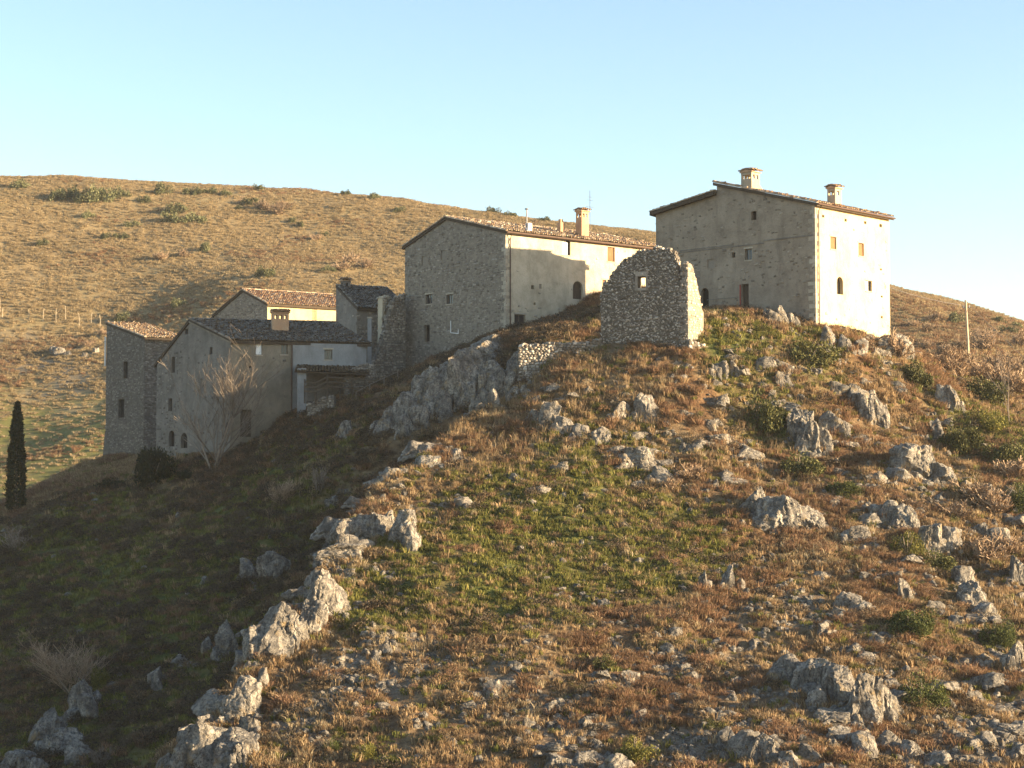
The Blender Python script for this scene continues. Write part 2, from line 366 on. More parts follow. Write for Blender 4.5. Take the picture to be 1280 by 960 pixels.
def patches(lst):                              # (px, py, radius in m, weight)
    return [(hit(p, q), r, w) for p, q, r, w in lst]
GREEN = patches([(640,620,5,.9),(740,610,5,.8),(560,690,5,1),(650,720,5.5,1),(780,700,5,.95),(700,660,6,.9),(830,650,4,.7),(480,750,4,.9),(870,690,3.5,.8),(920,425,4,.9),(620,770,3,.6),
 (200,760,11,1),(120,900,10,1),(300,650,9,1),(200,880,10,1),(60,760,12,1),(350,600,7,.9),(60,700,10,.9),(270,720,9,1),(1230,540,5,.7),(960,520,3.5,.5),(1020,440,3,.6),(760,575,5,.5),
 (60,575,20,1),(110,540,14,.9),(0,560,22,1),(20,500,10,.4)])
GRAVEL = patches([(450,830,3,.9),(420,880,2.2,.8),(520,820,2.4,.7),(380,905,2,.7),(500,850,2.5,.5),(640,870,3,.35),(900,850,4,.3),(980,760,3,.3),(900,930,4,.5),(1220,930,4,.45),(720,930,3,.35),
 (60,445,7,.55),(25,455,6,.6),(85,472,5,.6),(110,485,4,.5),(10,432,7,.4),(50,495,4,.5),(95,515,4,.35)])
def mask(P, x, y, seed):
    o = np.zeros_like(x)
    for c, r, wt in P:
        d = np.hypot(x - c[0], (y - c[1]) * .8) / r; o = np.maximum(o, wt * (1 - smoothstep(.45, 1.25, d)))
    return np.clip(o * (1 + .9 * n2(x, y, 1.8, seed)) + .25 * o * n2(x, y, .6, seed + 1), 0, 1)
ground_green = mask(GREEN, GX, GY, 21); ground_gravel = mask(GRAVEL, GX, GY, 31)
nu, nd = len(us), len(Ds)
ii = (np.arange(nd - 1)[:, None] * nu + np.arange(nu - 1)[None, :]).ravel()
gro = mk('hill_ground', np.stack([GX, GY, GZ], 1), np.stack([ii, ii + 1, ii + 1 + nu, ii + nu], 1), M['ground'], smooth=True)
tag(gro, 'rough grassy hillside under the hamlet and the hill behind', None, None, 'structure')
for nm, arr in (('green', ground_green), ('gravel', ground_gravel), ('far', smoothstep(185, 205, GY))):
    gro.data.attributes.new(nm, 'FLOAT', 'POINT').data.foreach_set('value', arr.astype(np.float32))

# ------------------------------------------------------------------ walls with openings
class Wall:
    """vertical wall from plan point A to B, left to right as seen from outside"""
    def __init__(s, A, B):
        s.A = np.array(A, float); B = np.array(B, float); s.L = float(np.linalg.norm(B - s.A)); s.d = (B - s.A) / s.L
        s.n = np.array([s.d[1], -s.d[0]])
    def pix(s, px, py):
        a, b = ray(px, py); lam = (s.A[0] * s.d[1] - s.A[1] * s.d[0]) / (a * s.d[1] - s.d[0])
        q = np.array([a, 1.]) * lam - s.A; return float(q @ s.d), float(b * lam)
    def p(s, t, z, out=0.): q = s.A + s.d * t + s.n * out; return [q[0], q[1], z]
def opening(wl, px0, py0, px1, py1, kind, arch=False):
    s0, z1 = wl.pix(px0, py0); s1, z0 = wl.pix(px1, py1); _, z1b = wl.pix(px1, py0); _, z0b = wl.pix(px0, py1)
    return dict(s0=min(s0, s1), s1=max(s0, s1), z0=(z0 + z0b) / 2, z1=(z1 + z1b) / 2, kind=kind, arch=arch)
def hole_poly(o):
    s0, s1, z0, z1 = o['s0'], o['s1'], o['z0'], o['z1']
    if not o['arch']: return [(s0, z0), (s1, z0), (s1, z1), (s0, z1)]
    r = (s1 - s0) / 2; c = (s0 + s1) / 2; zs = z1 - r
    return [(s0, z0), (s1, z0)] + [(c + r * math.cos(a), zs + r * math.sin(a)) for a in np.linspace(0, math.pi, 9)]
def make_wall(root, org, wl, zb, top, holes, mat, name='wall', thick=.35):
    outer = [(top[0][0], zb), (top[-1][0], zb)] + list(top)[::-1]
    polys = [outer] + [hole_poly(o) for o in holes]
    flat = [q for p in polys for q in p]
    tri = tessellate_polygon([[Vector((q[0], q[1], 0)) for q in p] for p in polys])
    mb = MB(); v = [wl.p(q[0], q[1]) for q in flat]; f = []
    for a, b_, c_ in tri:
        cr = (flat[b_][0] - flat[a][0]) * (flat[c_][1] - flat[a][1]) - (flat[b_][1] - flat[a][1]) * (flat[c_][0] - flat[a][0])
        f.append([a, b_, c_] if cr > 0 else [a, c_, b_])
    mb.add(v, f)
    for p in polys[1:]:
        k = len(p); vv = [wl.p(q[0], q[1]) for q in p] + [wl.p(q[0], q[1], -thick) for q in p]
        mb.add(vv, [[(i + 1) % k, i, i + k, (i + 1) % k + k] for i in range(k)])
    wo = mb.build(name, mat, root, org)
    for o in holes: fill(root, org, wl, o)
    return wo
def slab(wl, s0, s1, z0, z1, o0, o1):          # box in wall coordinates
    m = MB(); m.hexa([wl.p(s0, z0, o1), wl.p(s1, z0, o1), wl.p(s1, z0, o0), wl.p(s0, z0, o0), wl.p(s0, z1, o1), wl.p(s1, z1, o1), wl.p(s1, z1, o0), wl.p(s0, z1, o0)]); return m
def slabs(wl, lst):
    m = MB()
    for q in lst: a = slab(wl, *q); m.add(a.v, a.f)
    return m
def fill(root, org, wl, o):
    s0, s1, z0, z1, k = o['s0'], o['s1'], o['z0'], o['z1'], o['kind']; e = .003; w_ = s1 - s0
    if k == 'hole': slab(wl, s0 - .1, s1 + .1, z0 - .1, z1 + .1, -.45, -.345).build('putlog_recess', M['dark'], root, org); return
    if k == 'blocked': slab(wl, s0 - .05, s1 + .05, z0 - .05, z1 + .05, -.3, -.1).build('blocked_window', M['stone_grey'], root, org); return
    if k == 'dark': slab(wl, s0 - .1, s1 + .1, z0 - .1, z1 + .1, -.6, -.33).build('window', M['dark'], root, org); return
    if k == 'white': slab(wl, s0 + .04, s1 - .04, z0 + .04, z1 - .04, -.16, -.12).build('shutter', M['white'], root, org)
    if k in ('shutter', 'half'):
        m2 = w_ / 2; n_ = max(2, int(w_ / .16))
        x1 = s1 - .03 if k == 'shutter' else s0 + w_ * .55
        r = slab(wl, s0 + .02, x1, z0 + .03, z1 - .03, -.17, -.13).build('shutter', M['wood'] if k == 'shutter' else M['wood_grey'], root, org)
        bw = (x1 - s0 - .02) / n_
        for i in range(n_): slab(wl, s0 + .02 + i * bw + .008, s0 + .02 + (i + 1) * bw - .008, z0 + .04, z1 - .04, -.128, -.11).build('board', M['wood'] if k == 'shutter' else M['white'], r, org)
    if k == 'door':
        r = slab(wl, s0 + .02, s1 - .02, z0, z1 - .01, -.3, -.26).build('door', M['wood_dark'], root, org)
        n_ = max(3, int(w_ / .2)); bw = (w_ - .06) / n_
        for i in range(n_): slab(wl, s0 + .03 + i * bw, s0 + .03 + (i + 1) * bw - .015, z0 + .02, z1 - .04, -.257, -.235).build('board', M['wood_dark'], r, org)
        slabs(wl, [(s1 - .16, s1 - .12, z0 + .95, z0 + 1.08, -.235, -.19)]).build('handle', M['iron'], r, org); return
    if k in ('pane', 'half', 'white'):
        fw = .07
        r = slabs(wl, [(s0 + e, s0 + fw, z0 + e, z1 - e, -.24, -.18), (s1 - fw, s1 - e, z0 + e, z1 - e, -.24, -.18), (s0 + fw, s1 - fw, z0 + e, z0 + fw, -.239, -.181), (s0 + fw, s1 - fw, z1 - fw, z1 - e, -.239, -.181),
                       ((s0 + s1) / 2 - .025, (s0 + s1) / 2 + .025, z0 + fw, z1 - fw, -.238, -.182)]).build('window', M['wood_grey'], root, org)
        slab(wl, s0 + .01, s1 - .01, z0 + .01, z1 - .01, -.23, -.215).build('pane', M['glass'], r, org)
    slab(wl, s0 - .06, s1 + .06, z0 - .09, z0 - .004, -.12, .05).build('sill', M['quoin'], root, org)
    if k != 'dark': slab(wl, s0 - .1, s1 + .1, z1 + .004, z1 + .15, -.12, .025).build('lintel', M['quoin'], root, org)
def topz(top, s): return np.interp(s, [q[0] for q in top], [q[1] for q in top])
def clad(root, org, wl, zb, top, holes, mat, prob=1., hs=(.13, .27), ws=(.18, .46), out=(.0, .05), name='stonework', pf=None, seed=1, jit=.03, over=0., wob=.35):
    r = random.Random(seed); V = []; Fc = []
    zm = max(q[1] for q in top); z = zb; L0, L1 = top[0][0], top[-1][0]
    while z < zm + over:
        h = r.uniform(*hs); s = L0 + r.uniform(-.1, .1)
        while s < L1:
            w_ = r.uniform(*ws) * (h / .2) ** .4; c = s + w_ / 2; zc = z + h / 2 + r.uniform(-.08, .08) * wob + .06 * math.sin(c * 1.3 + z); s += w_
            if s > L1 + .05: break
            if zc + h * .4 > topz(top, c) + over * r.random(): continue
            if any(o['s0'] - w_ * .5 < c < o['s1'] + w_ * .5 and o['z0'] - h * .5 < zc < o['z1'] + h * .5 for o in holes): continue
            pr = prob if pf is None else pf(c, zc)
            if r.random() > pr: continue
            q = r.uniform(*out); hw, hh = w_ / 2 - .012, h / 2 - .010; b0 = len(V)
            rot = r.uniform(-.4, .4) * wob
            for (k, o_) in ((1., -.10), (.82, q)):
                for sx, sz in ((-1, -1), (1, -1), (1, 1), (-1, 1)):
                    a = sx * hw * k + r.uniform(-jit, jit); bb = sz * hh * k + r.uniform(-jit, jit)
                    V.append(wl.p(c + a - bb * rot, zc + bb + a * rot, o_ + (r.uniform(-.02, .02) if o_ > 0 else 0)))
            Fc += [[b0 + 4, b0 + 5, b0 + 6, b0 + 7]] + [[b0 + i, b0 + (i + 1) % 4, b0 + 4 + (i + 1) % 4, b0 + 4 + i] for i in range(4)]
        z += h
    if not V: return None
    return tag(mk(name, V, np.array(Fc), mat, root, org), kind='stuff')
def quoins(root, org, P, d1, d2, z0, z1, mat, seed=3, out=.02, name='quoins'):   # corner blocks; d1, d2 run away from the corner along both walls
    r = random.Random(seed); m = MB(); z = z0; k = 0
    n1 = np.array([d1[0], d1[1]]); n2_ = np.array([d2[0], d2[1]])
    while z < z1:
        h = min(r.uniform(.25, .4), z1 - z); a, b_ = (r.uniform(.5, .75), r.uniform(.22, .34)) if k % 2 else (r.uniform(.22, .34), r.uniform(.5, .75)); k += 1
        o1 = out + r.uniform(-.008, .012); c0 = np.array(P) - n1 * o1 - n2_ * o1
        pts = [c0, c0 + n1 * a, c0 + n1 * a + n2_ * .2, c0 + n1 * .2 + n2_ * .2, c0 + n1 * .2 + n2_ * b_, c0 + n2_ * b_]
        v = [[q[0], q[1], z + .008] for q in pts] + [[q[0], q[1], z + h - .008] for q in pts]
        m.add(v, [[0, 1, 7, 6], [5, 0, 6, 11], [1, 2, 8, 7], [4, 5, 11, 10], [6, 7, 8, 9], [6, 9, 10, 11]]); z += h
    return tag(m.build(name, mat, root, org), kind='stuff')

# ------------------------------------------------------------------ tiled roofs
def tiles_on(eA, eB, rA, rB, seed=1, pitch=.26, row=.40, miss=.012, jit=1.6):
    eA, eB, rA, rB = [np.array(q, float) for q in (eA, eB, rA, rB)]
    r = np.random.default_rng(seed)
    wdt = max(np.linalg.norm(eB - eA), np.linalg.norm(rB - rA)); hgt = np.linalg.norm((rA + rB - eA - eB) / 2)
    nc, nr = max(2, int(wdt / pitch)), max(2, int(hgt / row))
    uu, vv = np.meshgrid((np.arange(nc) + .5) / nc, np.arange(nr) / nr); uu = uu.ravel(); vv = vv.ravel()
    keep = r.random(len(uu)) > miss; uu, vv = uu[keep], vv[keep]
    uu = uu + r.normal(0, .012 * jit, len(uu)) / max(wdt, 1); vv = vv + r.normal(0, .012 * jit, len(uu)) / max(hgt, 1)
    e = eA + (eB - eA) * uu[:, None]; t_ = rA + (rB - rA) * uu[:, None]; P = e + (t_ - e) * vv[:, None]
    up = t_ - e; up /= np.linalg.norm(up, axis=1)[:, None]
    ac = (eB - eA) / np.linalg.norm(eB - eA); ac = np.broadcast_to(ac, up.shape) + up * r.normal(0, .05 * jit, len(uu))[:, None]
    nn = np.cross(ac, up); nn /= np.linalg.norm(nn, axis=1)[:, None]; nn *= np.sign(nn[:, 2:3])
    lift = .03 + np.abs(r.normal(0, .03 * jit, len(uu)))
    th = np.linspace(0, math.pi, 5); V = []
    for (l, rad, lf) in ((-.03, .132, 1.), (row * 1.18, .105, .35)):
        for a in th:
            V.append(P + up * l + ac * (math.cos(a) * rad) + nn * (math.sin(a) * rad * .95 + .02 + (lift * lf)[:, None]))
    V = np.stack(V, 1); k = len(P)                                   # k x 10 x 3
    F4 = np.array([[i, i + 1, i + 6, i + 5] for i in range(4)] + [[0, 1, 2, 2], [0, 2, 3, 4]])
    F = [[[int(q) for q in (f if f[2] != f[3] else f[:3])] for f in F4]]
    faces = (np.arange(k)[:, None, None] * 10 + F4[[0, 1, 2, 3, 5]][None]).reshape(-1, 4)
    return V.reshape(-1, 3), faces
def roof(root, org, eA, eB, rA, rB, mat, seed=1, th=.25, **kw):
    eA, eB, rA, rB = [np.array(q, float) for q in (eA, eB, rA, rB)]
    m = MB(); dz = np.array([0, 0, th]); m.hexa([eA - dz, eB - dz, rB - dz, rA - dz, eA, eB, rB, rA])
    s_ = m.build('roof', M['roof_wood'], root, org)
    v, f = tiles_on(eA, eB, rA, rB, seed, **kw)
    tag(mk('roof_tiles', v, f, mat, s_, org), kind='stuff'); return s_
def ridge_tiles(root, org, A, B, mat, seed=2):
    A = np.array(A, float); B = np.array(B, float); L = np.linalg.norm(B - A); d = (B - A) / L; r = random.Random(seed); m = MB(); n_ = int(L / .38)
    sd = np.array([d[1], -d[0], 0]); sd /= np.linalg.norm(sd); up = np.array([0, 0, 1.])
    for i in range(n_):
        c = A + d * (i * L / n_); e = c + d * .44; j = r.uniform(-.02, .02); v = []
        for q, rad in ((c, .15), (e, .125)):
            for a in np.linspace(0, math.pi, 6): v.append(q + sd * (math.cos(a) * rad + j) + up * (math.sin(a) * rad + .03 + r.uniform(0, .015)))
        m.add(v, [[k, k + 1, k + 7, k + 6] for k in range(5)] + [[0, 1, 2, 3, 4, 5]])
    return tag(m.build('ridge_tiles', mat, root, org), kind='stuff')
def P3(p2, z): return np.array([p2[0], p2[1], z])
def gable_house(root, org, N, u, v, Lu, Lv, tr, ze, zr, zf, zb, mats, holesG=(), holesF=(), over=.3, rake=.16, tile='tile_old', seed=1, rseed=None, base=None, v_far=None):
    """N near corner; u runs along the gable wall to the left, v along the eave wall to the right"""
    N = np.array(N, float); Wg = Wall(N + u * Lu, N); Wf = Wall(N, N + v * Lv); Wr = Wall(N + v * Lv, N + v * Lv + u * Lu); Wb = Wall(N + v * Lv + u * Lu, N + u * Lu)
    topG = [(0, zf), (Lu - tr, zr), (Lu, ze)]
    make_wall(root, org, Wg, zb, topG, list(holesG), mats[0])
    make_wall(root, org, Wf, zb, [(0, ze), (Lv, ze)], list(holesF), mats[1])
    make_wall(root, org, Wr, zb, [(0, ze), (tr, zr), (Lu, zf)], [], mats[0]); make_wall(root, org, Wb, zb, [(0, zf), (Lv, zf)], [], mats[0])
    sn = (zr - ze) / tr; sf = (zr - zf) / (Lu - tr); h = .05
    a, b_ = -v * rake, v * (Lv + rake)
    roof(root, org, P3(N - u * over + a, ze - sn * over + h + .16), P3(N - u * over + b_, ze - sn * over + h + .16), P3(N + u * tr + a, zr + h + .16), P3(N + u * tr + b_, zr + h + .16), M[tile], seed)
    roof(root, org, P3(N + u * (Lu + over) + b_, zf - sf * over + h + .157), P3(N + u * (Lu + over) + a, zf - sf * over + h + .157), P3(N + u * (tr + .004) + b_, zr + h + .157), P3(N + u * (tr + .004) + a, zr + h + .157), M[tile], seed + 1)
    ridge_tiles(root, org, P3(N - u * over + a * .6, ze - sn * over + .2), P3(N + u * tr + a * .6, zr + .2), M[tile], seed + 7); ridge_tiles(root, org, P3(N + u * (Lu + over) + a * .6, zf - sf * over + .2), P3(N + u * tr + a * .6, zr + .2), M[tile], seed + 8)
    ridge_tiles(root, org, P3(N + u * tr + a, zr + .24), P3(N + u * tr + b_, zr + .24), M[tile], seed + 2)
    return Wg, Wf
def chimney(root, org, c, d, w_, dp, z0, z1, mat, cap='tiles', slots=2, name='chimney'):
    """square stack with vent slots under a small tiled cap; d is the plan direction of its front"""
    d = np.array(d); n_ = np.array([d[1], -d[0]]); zt = z1 - .55
    def bx(m, s0, s1, o0, o1, za, zb_):
        q = [c + d * s0 + n_ * o1, c + d * s1 + n_ * o1, c + d * s1 + n_ * o0, c + d * s0 + n_ * o0]
        m.hexa([[p[0], p[1], za] for p in q] + [[p[0], p[1], zb_] for p in q])
    m = MB(); hw, hd = w_ / 2, dp / 2
    bx(m, -hw, hw, -hd, hd, z0, zt)
    bx(m, -hw, hw, -hd, hd, z1 - .2, z1)
    pw = w_ / (2 * slots + 1)
    for i in range(slots + 1):
        for s_ in (-1, 1): bx(m, -hw + 2 * i * pw, -hw + (2 * i + 1) * pw, s_ * (hd - .07) - .06, s_ * (hd - .07) + .06, zt, z1 - .2)
    ch = m.build(name, mat, root, org)
    m = MB(); bx(m, -hw - .1, hw + .1, -hd - .1, hd + .1, z1 + .002, z1 + .07); m.build('cap', M['brick'], ch, org)
    V = []; Fc = []
    for s_ in (-1, 1):
        eA = P3(c - d * (hw + .14) * s_ + n_ * s_ * (hd + .16), z1 + .09); eB = P3(c + d * (hw + .14) * s_ + n_ * s_ * (hd + .16), z1 + .09)
        rA = P3(c - d * (hw + .14) * s_, z1 + .27); rB = P3(c + d * (hw + .14) * s_, z1 + .27)
        v, f = tiles_on(eA, eB, rA, rB, 5, .2, .3); Fc.append(f + sum(len(q) for q in V)); V.append(v)
    m = MB(); A_ = c - d * (hw + .1); B_ = c + d * (hw + .1)
    m.add([P3(A_ + n_ * (hd + .1), z1 + .071), P3(A_ - n_ * (hd + .1), z1 + .071), P3(A_, z1 + .25), P3(B_ + n_ * (hd + .1), z1 + .071), P3(B_ - n_ * (hd + .1), z1 + .071), P3(B_, z1 + .25)], [[0, 1, 2], [3, 5, 4], [0, 2, 5, 3], [1, 4, 5, 2]])
    m.build('cap_roof', M['brick'], ch, org)
    tag(mk('cap_tiles', np.concatenate(V), np.concatenate(Fc), M['tile_red'], ch, org), kind='stuff'); return ch

# ================================================================== tower house
TN = plan(1020, 408, 155); tu = unit(-.72, .69); tv = unit(.69, .72)
TLu = reach(TN, tu, 820, 330); TLv = reach(TN, tv, 1112, 350); Ttr = reach(TN, tu, 896, 240)
Dr = (TN + tu * Ttr)[1]; Df = (TN + tu * TLu)[1]
ze, zr, zst, zf, zb = zat(256, 155), zat(232, Dr), zat(243, Dr), zat(268, Df), 9.5
org = P3(TN, 14.); T = empty('tower_house', org)
tag(T, 'tall square stone tower house with cream sunlit front on the hilltop', 'house')
Wg = Wall(TN + tu * TLu, TN); Wf = Wall(TN, TN + tv * TLv)
hg = [opening(Wg, *q) for q in [(939, 264, 945.5, 275, 'dark'), (931, 311, 940, 325, 'pane'), (914.5, 315.5, 919, 322, 'hole'), (884, 324, 893, 335, 'blocked'), (927, 355, 936, 389, 'door'), (876, 360, 886, 389, 'dark', True)]]
hf = [opening(Wf, *q) for q in [(1038, 296, 1045.5, 311.5, 'shutter'), (1073, 304, 1080, 320, 'shutter'), (1046, 346, 1054, 368, 'dark', True), (1082, 351, 1090, 364, 'half'), (1066, 413, 1075, 432, 'door'),
      (1027.5, 268.5, 1030.5, 272, 'hole'), (1055.5, 273.5, 1058.5, 277, 'hole'), (1080, 276.5, 1083, 280, 'hole'), (1099, 280, 1102.5, 284, 'hole'), (1100, 335.5, 1102.5, 338, 'hole'), (1101, 369.5, 1103.5, 372, 'hole'), (1101, 395, 1103.5, 398, 'hole')]]
topg = [(0, zf), (TLu - Ttr - .01, zst), (TLu - Ttr, zr), (TLu, ze)]
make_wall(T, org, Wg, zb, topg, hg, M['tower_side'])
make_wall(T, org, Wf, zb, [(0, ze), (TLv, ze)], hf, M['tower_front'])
Wb = Wall(TN + tv * TLv, TN + tv * TLv + tu * TLu); make_wall(T, org, Wb, zb, [(0, ze), (Ttr, zr), (TLu, zf - .85)], [], M['tower_side'])  # unseen far gable, its eave dropped to match the twisted roof
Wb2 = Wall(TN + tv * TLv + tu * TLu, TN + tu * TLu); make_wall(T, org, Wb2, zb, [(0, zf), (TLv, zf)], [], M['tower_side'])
clad(T, org, Wg, 13, topg, hg, m_stones('tower_stone', [(0, (.15, .12, .09)), (.4, (.23, .19, .14)), (.8, (.31, .26, .195)), (1, (.38, .33, .25))]), seed=11, out=(-.03, .03), pf=lambda s, z: .16 + .8 * max(0, float(vnoise(np.array([[s * .45, z * .6, 3.]]), 5)[0])) + (.3 if z < 15.5 else 0))
clad(T, org, Wf, 11, [(0, ze), (TLv, ze)], hf, M['quoin'], seed=12, out=(-.06, .02), pf=lambda s, z: .02 + (.18 if z < 15.5 else 0) + (.12 if s > TLv - 1.2 else 0))
quoins(T, org, TN, tu, tv, 10, ze - .05, M['quoin'], 4)
sL = Wg.pix(850, 312)[0]; 
for (x0, y0, x1, y1) in ((850, 316.5, 955, 303), (850, 314, 917, 305.5), (955, 303, 1017, 291.5), (884, 384, 927, 381.5), (884, 375, 927, 371)):
    (a0, z0_), (a1, z1_) = Wg.pix(x0, y0), Wg.pix(x1, y1); zz = (z0_ + z1_) / 2
    nm = 'string_course' if y0 < 330 else 'wall_cable'; hh = .05 if y0 < 330 else .018
    slab(Wg, a0, a1, zz - hh, zz + hh, .001, .05 + .013 * (x0 > 900)).build(nm, M['grey_plaster'] if y0 < 330 else M['cable'], T, org)
slab(Wg, Wg.pix(925.4, 357)[0], Wg.pix(926.3, 357)[0], Wg.pix(925, 385)[1], Wg.pix(925, 356)[1], .02, .12).build('door_post', m_plain('red_paint', (.30, .07, .05)), T, org)
sn = (zr - ze) / Ttr; o_ = .35; rk = .22
roof(T, org, P3(TN - tu * o_ - tv * rk, ze - sn * o_ + .2), P3(TN - tu * o_ + tv * (TLv + rk), ze - sn * o_ + .2), P3(TN + tu * (Ttr + .25) - tv * rk, zr + .2 + .25 * sn), P3(TN + tu * (Ttr + .25) + tv * (TLv + rk), zr + .2 + .25 * sn), M['tile_red'], 21)
sf = (zst - zf) / (TLu - Ttr)
roof(T, org, P3(TN + tu * (TLu + o_) + tv * (TLv + rk), zf - sf * o_ - .65), P3(TN + tu * (TLu + o_) - tv * rk * 2, zf - sf * o_ + .24), P3(TN + tu * (Ttr + .02) + tv * (TLv + rk), zr + .12), P3(TN + tu * (Ttr + .02) - tv * rk * 2, zst + .22), M['tile_old'], 22, th=.3)  # unseen far end twisted to shape the shadow cast on the manor front
ridge_tiles(T, org, P3(TN - tu * o_ - tv * .12, ze - sn * o_ + .19), P3(TN + tu * (Ttr + .2) - tv * .12, zr + .24), M['tile_red'], 24)
ridge_tiles(T, org, P3(TN + tu * (TLu + o_) - tv * .34, zf - sf * o_ + .23), P3(TN + tu * (Ttr + .1) - tv * .34, zst + .22), M['tile_old'], 25)
ridge_tiles(T, org, P3(TN + tu * (Ttr + .2) - tv * rk, zr + .3), P3(TN + tu * (Ttr + .2) + tv * (TLv + rk), zr + .3), M['tile_red'], 23)
m = MB(); v, f = tube([P3(TN - tu * .46 - tv * .2, ze + .04), P3(TN - tu * .46 + tv * (TLv + .25), ze + .02)], .075, 6); m.add(v, f); m.build('gutter', M['copper'], T, org)
m = MB(); v, f = tube([P3(TN - tu * .46 + tv * .35, ze + .0), P3(TN - tu * .12 + tv * .35, ze - .45), P3(TN - tu * .12 + tv * .35, 14.2)], .055, 6); m.add(v, f); m.build('downpipe', M['copper'], T, org)
cc = at(938, 225, 160.5)[:2]; zc = zat(216.5, 160.5); c1 = chimney(T, org, cc, tv, 1.15, 1.1, zat(250, 160), zc, M['tan_light'], slots=2)
m = MB(); a_ = cc + tv * .47; b_ = cc + tv * 2.6                          # sloped flank behind the stack
m.add([P3(a_ - tu * .3, zc - 1.9), P3(b_ - tu * .3, zc - 2.1), P3(a_ - tu * .3, zc - .65), P3(a_ + tu * .3, zc - 1.9), P3(b_ + tu * .3, zc - 2.1), P3(a_ + tu * .3, zc - .65)], [[0, 1, 2], [3, 5, 4], [1, 4, 5, 2], [0, 2, 5, 3]])
m.build('flank', M['tan_light'], c1, org)
cc = at(1043, 245, 160)[:2]; chimney(T, org, cc, tv, .95, .8, zat(262, 160), zat(236.5, 160), M['tan_light'], slots=1)

# ================================================================== long manor house in the middle
MN = plan(632, 400, 171.5); mv = unit(.78, .62); mu = unit(-.64, .77)
MLu = reach(MN, mu, 506, 400); MLv = reach(MN, mv, 836, 320); Mtr = reach(MN, mu, 558, 275)
ze, zr, zf, zb = zat(291, 171.5), zat(274.5, (MN + mu * Mtr)[1]), zat(310, (MN + mu * MLu)[1]), 8.
org = P3(MN, 14.5); G = empty('manor_house', org)
tag(G, 'long stone house with tiled gable roof, half its plaster front in shadow', 'house')
Wg = Wall(MN + mu * MLu, MN); Wf = Wall(MN, MN + mv * MLv)
hg = [opening(Wg, *q) for q in [(527, 320, 533.5, 332, 'blocked'), (551, 313, 556, 325, 'blocked'), (532, 368, 540, 380, 'pane'), (558, 368, 566, 380, 'pane'), (530.5, 406, 537, 427, 'dark')]]
hf = [opening(Wf, *q) for q in [(703, 299.5, 713, 319, 'half'), (759.5, 309, 768.5, 327, 'shutter'), (664, 356.5, 667.5, 361.5, 'hole'), (674, 355, 677, 361, 'blocked'), (667, 378, 669.5, 381, 'hole'), (716, 351.5, 728.5, 374, 'door', True), (643, 393, 657, 412, 'pane'), (753, 350, 758, 366, 'shutter')]]
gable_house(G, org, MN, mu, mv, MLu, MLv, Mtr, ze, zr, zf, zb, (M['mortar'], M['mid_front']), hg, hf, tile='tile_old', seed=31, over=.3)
clad(G, org, Wg, 9, [(0, zf), (MLu - Mtr, zr), (MLu, ze)], hg, M['stone_grey'], .93, seed=13, out=(-.02, .035))
clad(G, org, Wf, 11, [(0, ze), (MLv, ze)], hf, M['quoin'], seed=14, out=(-.06, .025), pf=lambda s, z: .03 + (.22 if z < 17.5 and s < 4.5 else 0))
quoins(G, org, MN, mu, mv, 13, ze - .05, M['quoin'], 6)
sn = (zr - ze) / Mtr
m = MB(); v, f = tube([P3(MN - mu * .4 - mv * .15, ze + .02), P3(MN - mu * .4 + mv * (MLv + .15), ze - .02)], .085, 6); m.add(v, f); m.build('gutter', M['copper'], G, org)
m = MB(); q = MN + mv * .45; v, f = tube([P3(q - mu * .4, ze), P3(q - mu * .13, ze - .5), P3(q - mu * .13, 14.2)], .06, 6); m.add(v, f); m.build('downpipe', M['copper'], G, org)
def on_roof(px, py, back): t_ = reach(MN - mu * 0 + mu * back, mv, px, py); q = MN + mu * back + mv * t_; return q, ze + sn * back + .2
q, z = on_roof(728, 285, 2.2); chimney(G, org, q, mv, .9, .85, z - .6, zat(265, q[1]), M['brick'], slots=2)
q, z = on_roof(661, 280, 1.6); m = MB(); m.box(P3(q, z + .2), P3(mv * .22, 0), P3(mu * .2, 0), [0, 0, .6]); fl = m.build('flue', M['white'], G, org)
m = MB(); q2 = q - mv * .25; v, f = tube([P3(q2, z + .4), P3(q2, zat(262, q2[1]))], .07, 6); m.add(v, f); v, f = tube([P3(q2, zat(262, q2[1])), P3(q2, zat(260.5, q2[1]))], .17, 8); m.add(v, f); m.build('flue_pipe', M['iron'], fl, org)
q, z = on_roof(701, 280, 3.4); m = MB(); m.box(P3(q, z + .3), P3(mv * .25, 0), P3(mu * .25, 0), [0, 0, .8]); m.box(P3(q, z + 1.2), P3(mv * .15, 0), P3(mu * .15, 0), [0, 0, .22]); m.build('chimney_stub', M['brick'], G, org)
q, z = on_roof(737.5, 285, 2.6); m = MB(); v, f = tube([P3(q, z - .2), P3(q, zat(238, q[1]))], .028, 5); m.add(v, f)
for k, (dz, l) in enumerate(((.25, .5), (.9, .35), (1.2, .3))): v, f = tube([P3(q - mv * l, zat(262, q[1]) + dz), P3(q + mv * l, zat(262, q[1]) + dz)], .018, 4); m.add(v, f)
m.build('antenna', M['iron'], G, org)
rr = random.Random(5); mst = MB()
for k in range(150):                                                        # stones weighing down the tiles
    s_, bk = rr.uniform(.1, MLv - .3), Mtr * rr.random() ** .8 * .96; q = MN + mv * s_ + mu * bk; zz = ze + sn * bk + .36; a = rr.uniform(.07, .17); th = rr.uniform(0, 3)
    mst.box(P3(q, zz), [a * math.cos(th), a * math.sin(th), rr.uniform(-.04, .04)], [-a * .7 * math.sin(th), a * .7 * math.cos(th), 0], [0, 0, a * .5])
tag(mst.build('roof_stones', M['quoin'], G, org), kind='stuff')
m = MB(); s0, z0 = Wg.pix(564.5, 401); s1, z1 = Wg.pix(565, 416); s2, _ = Wg.pix(574, 416)
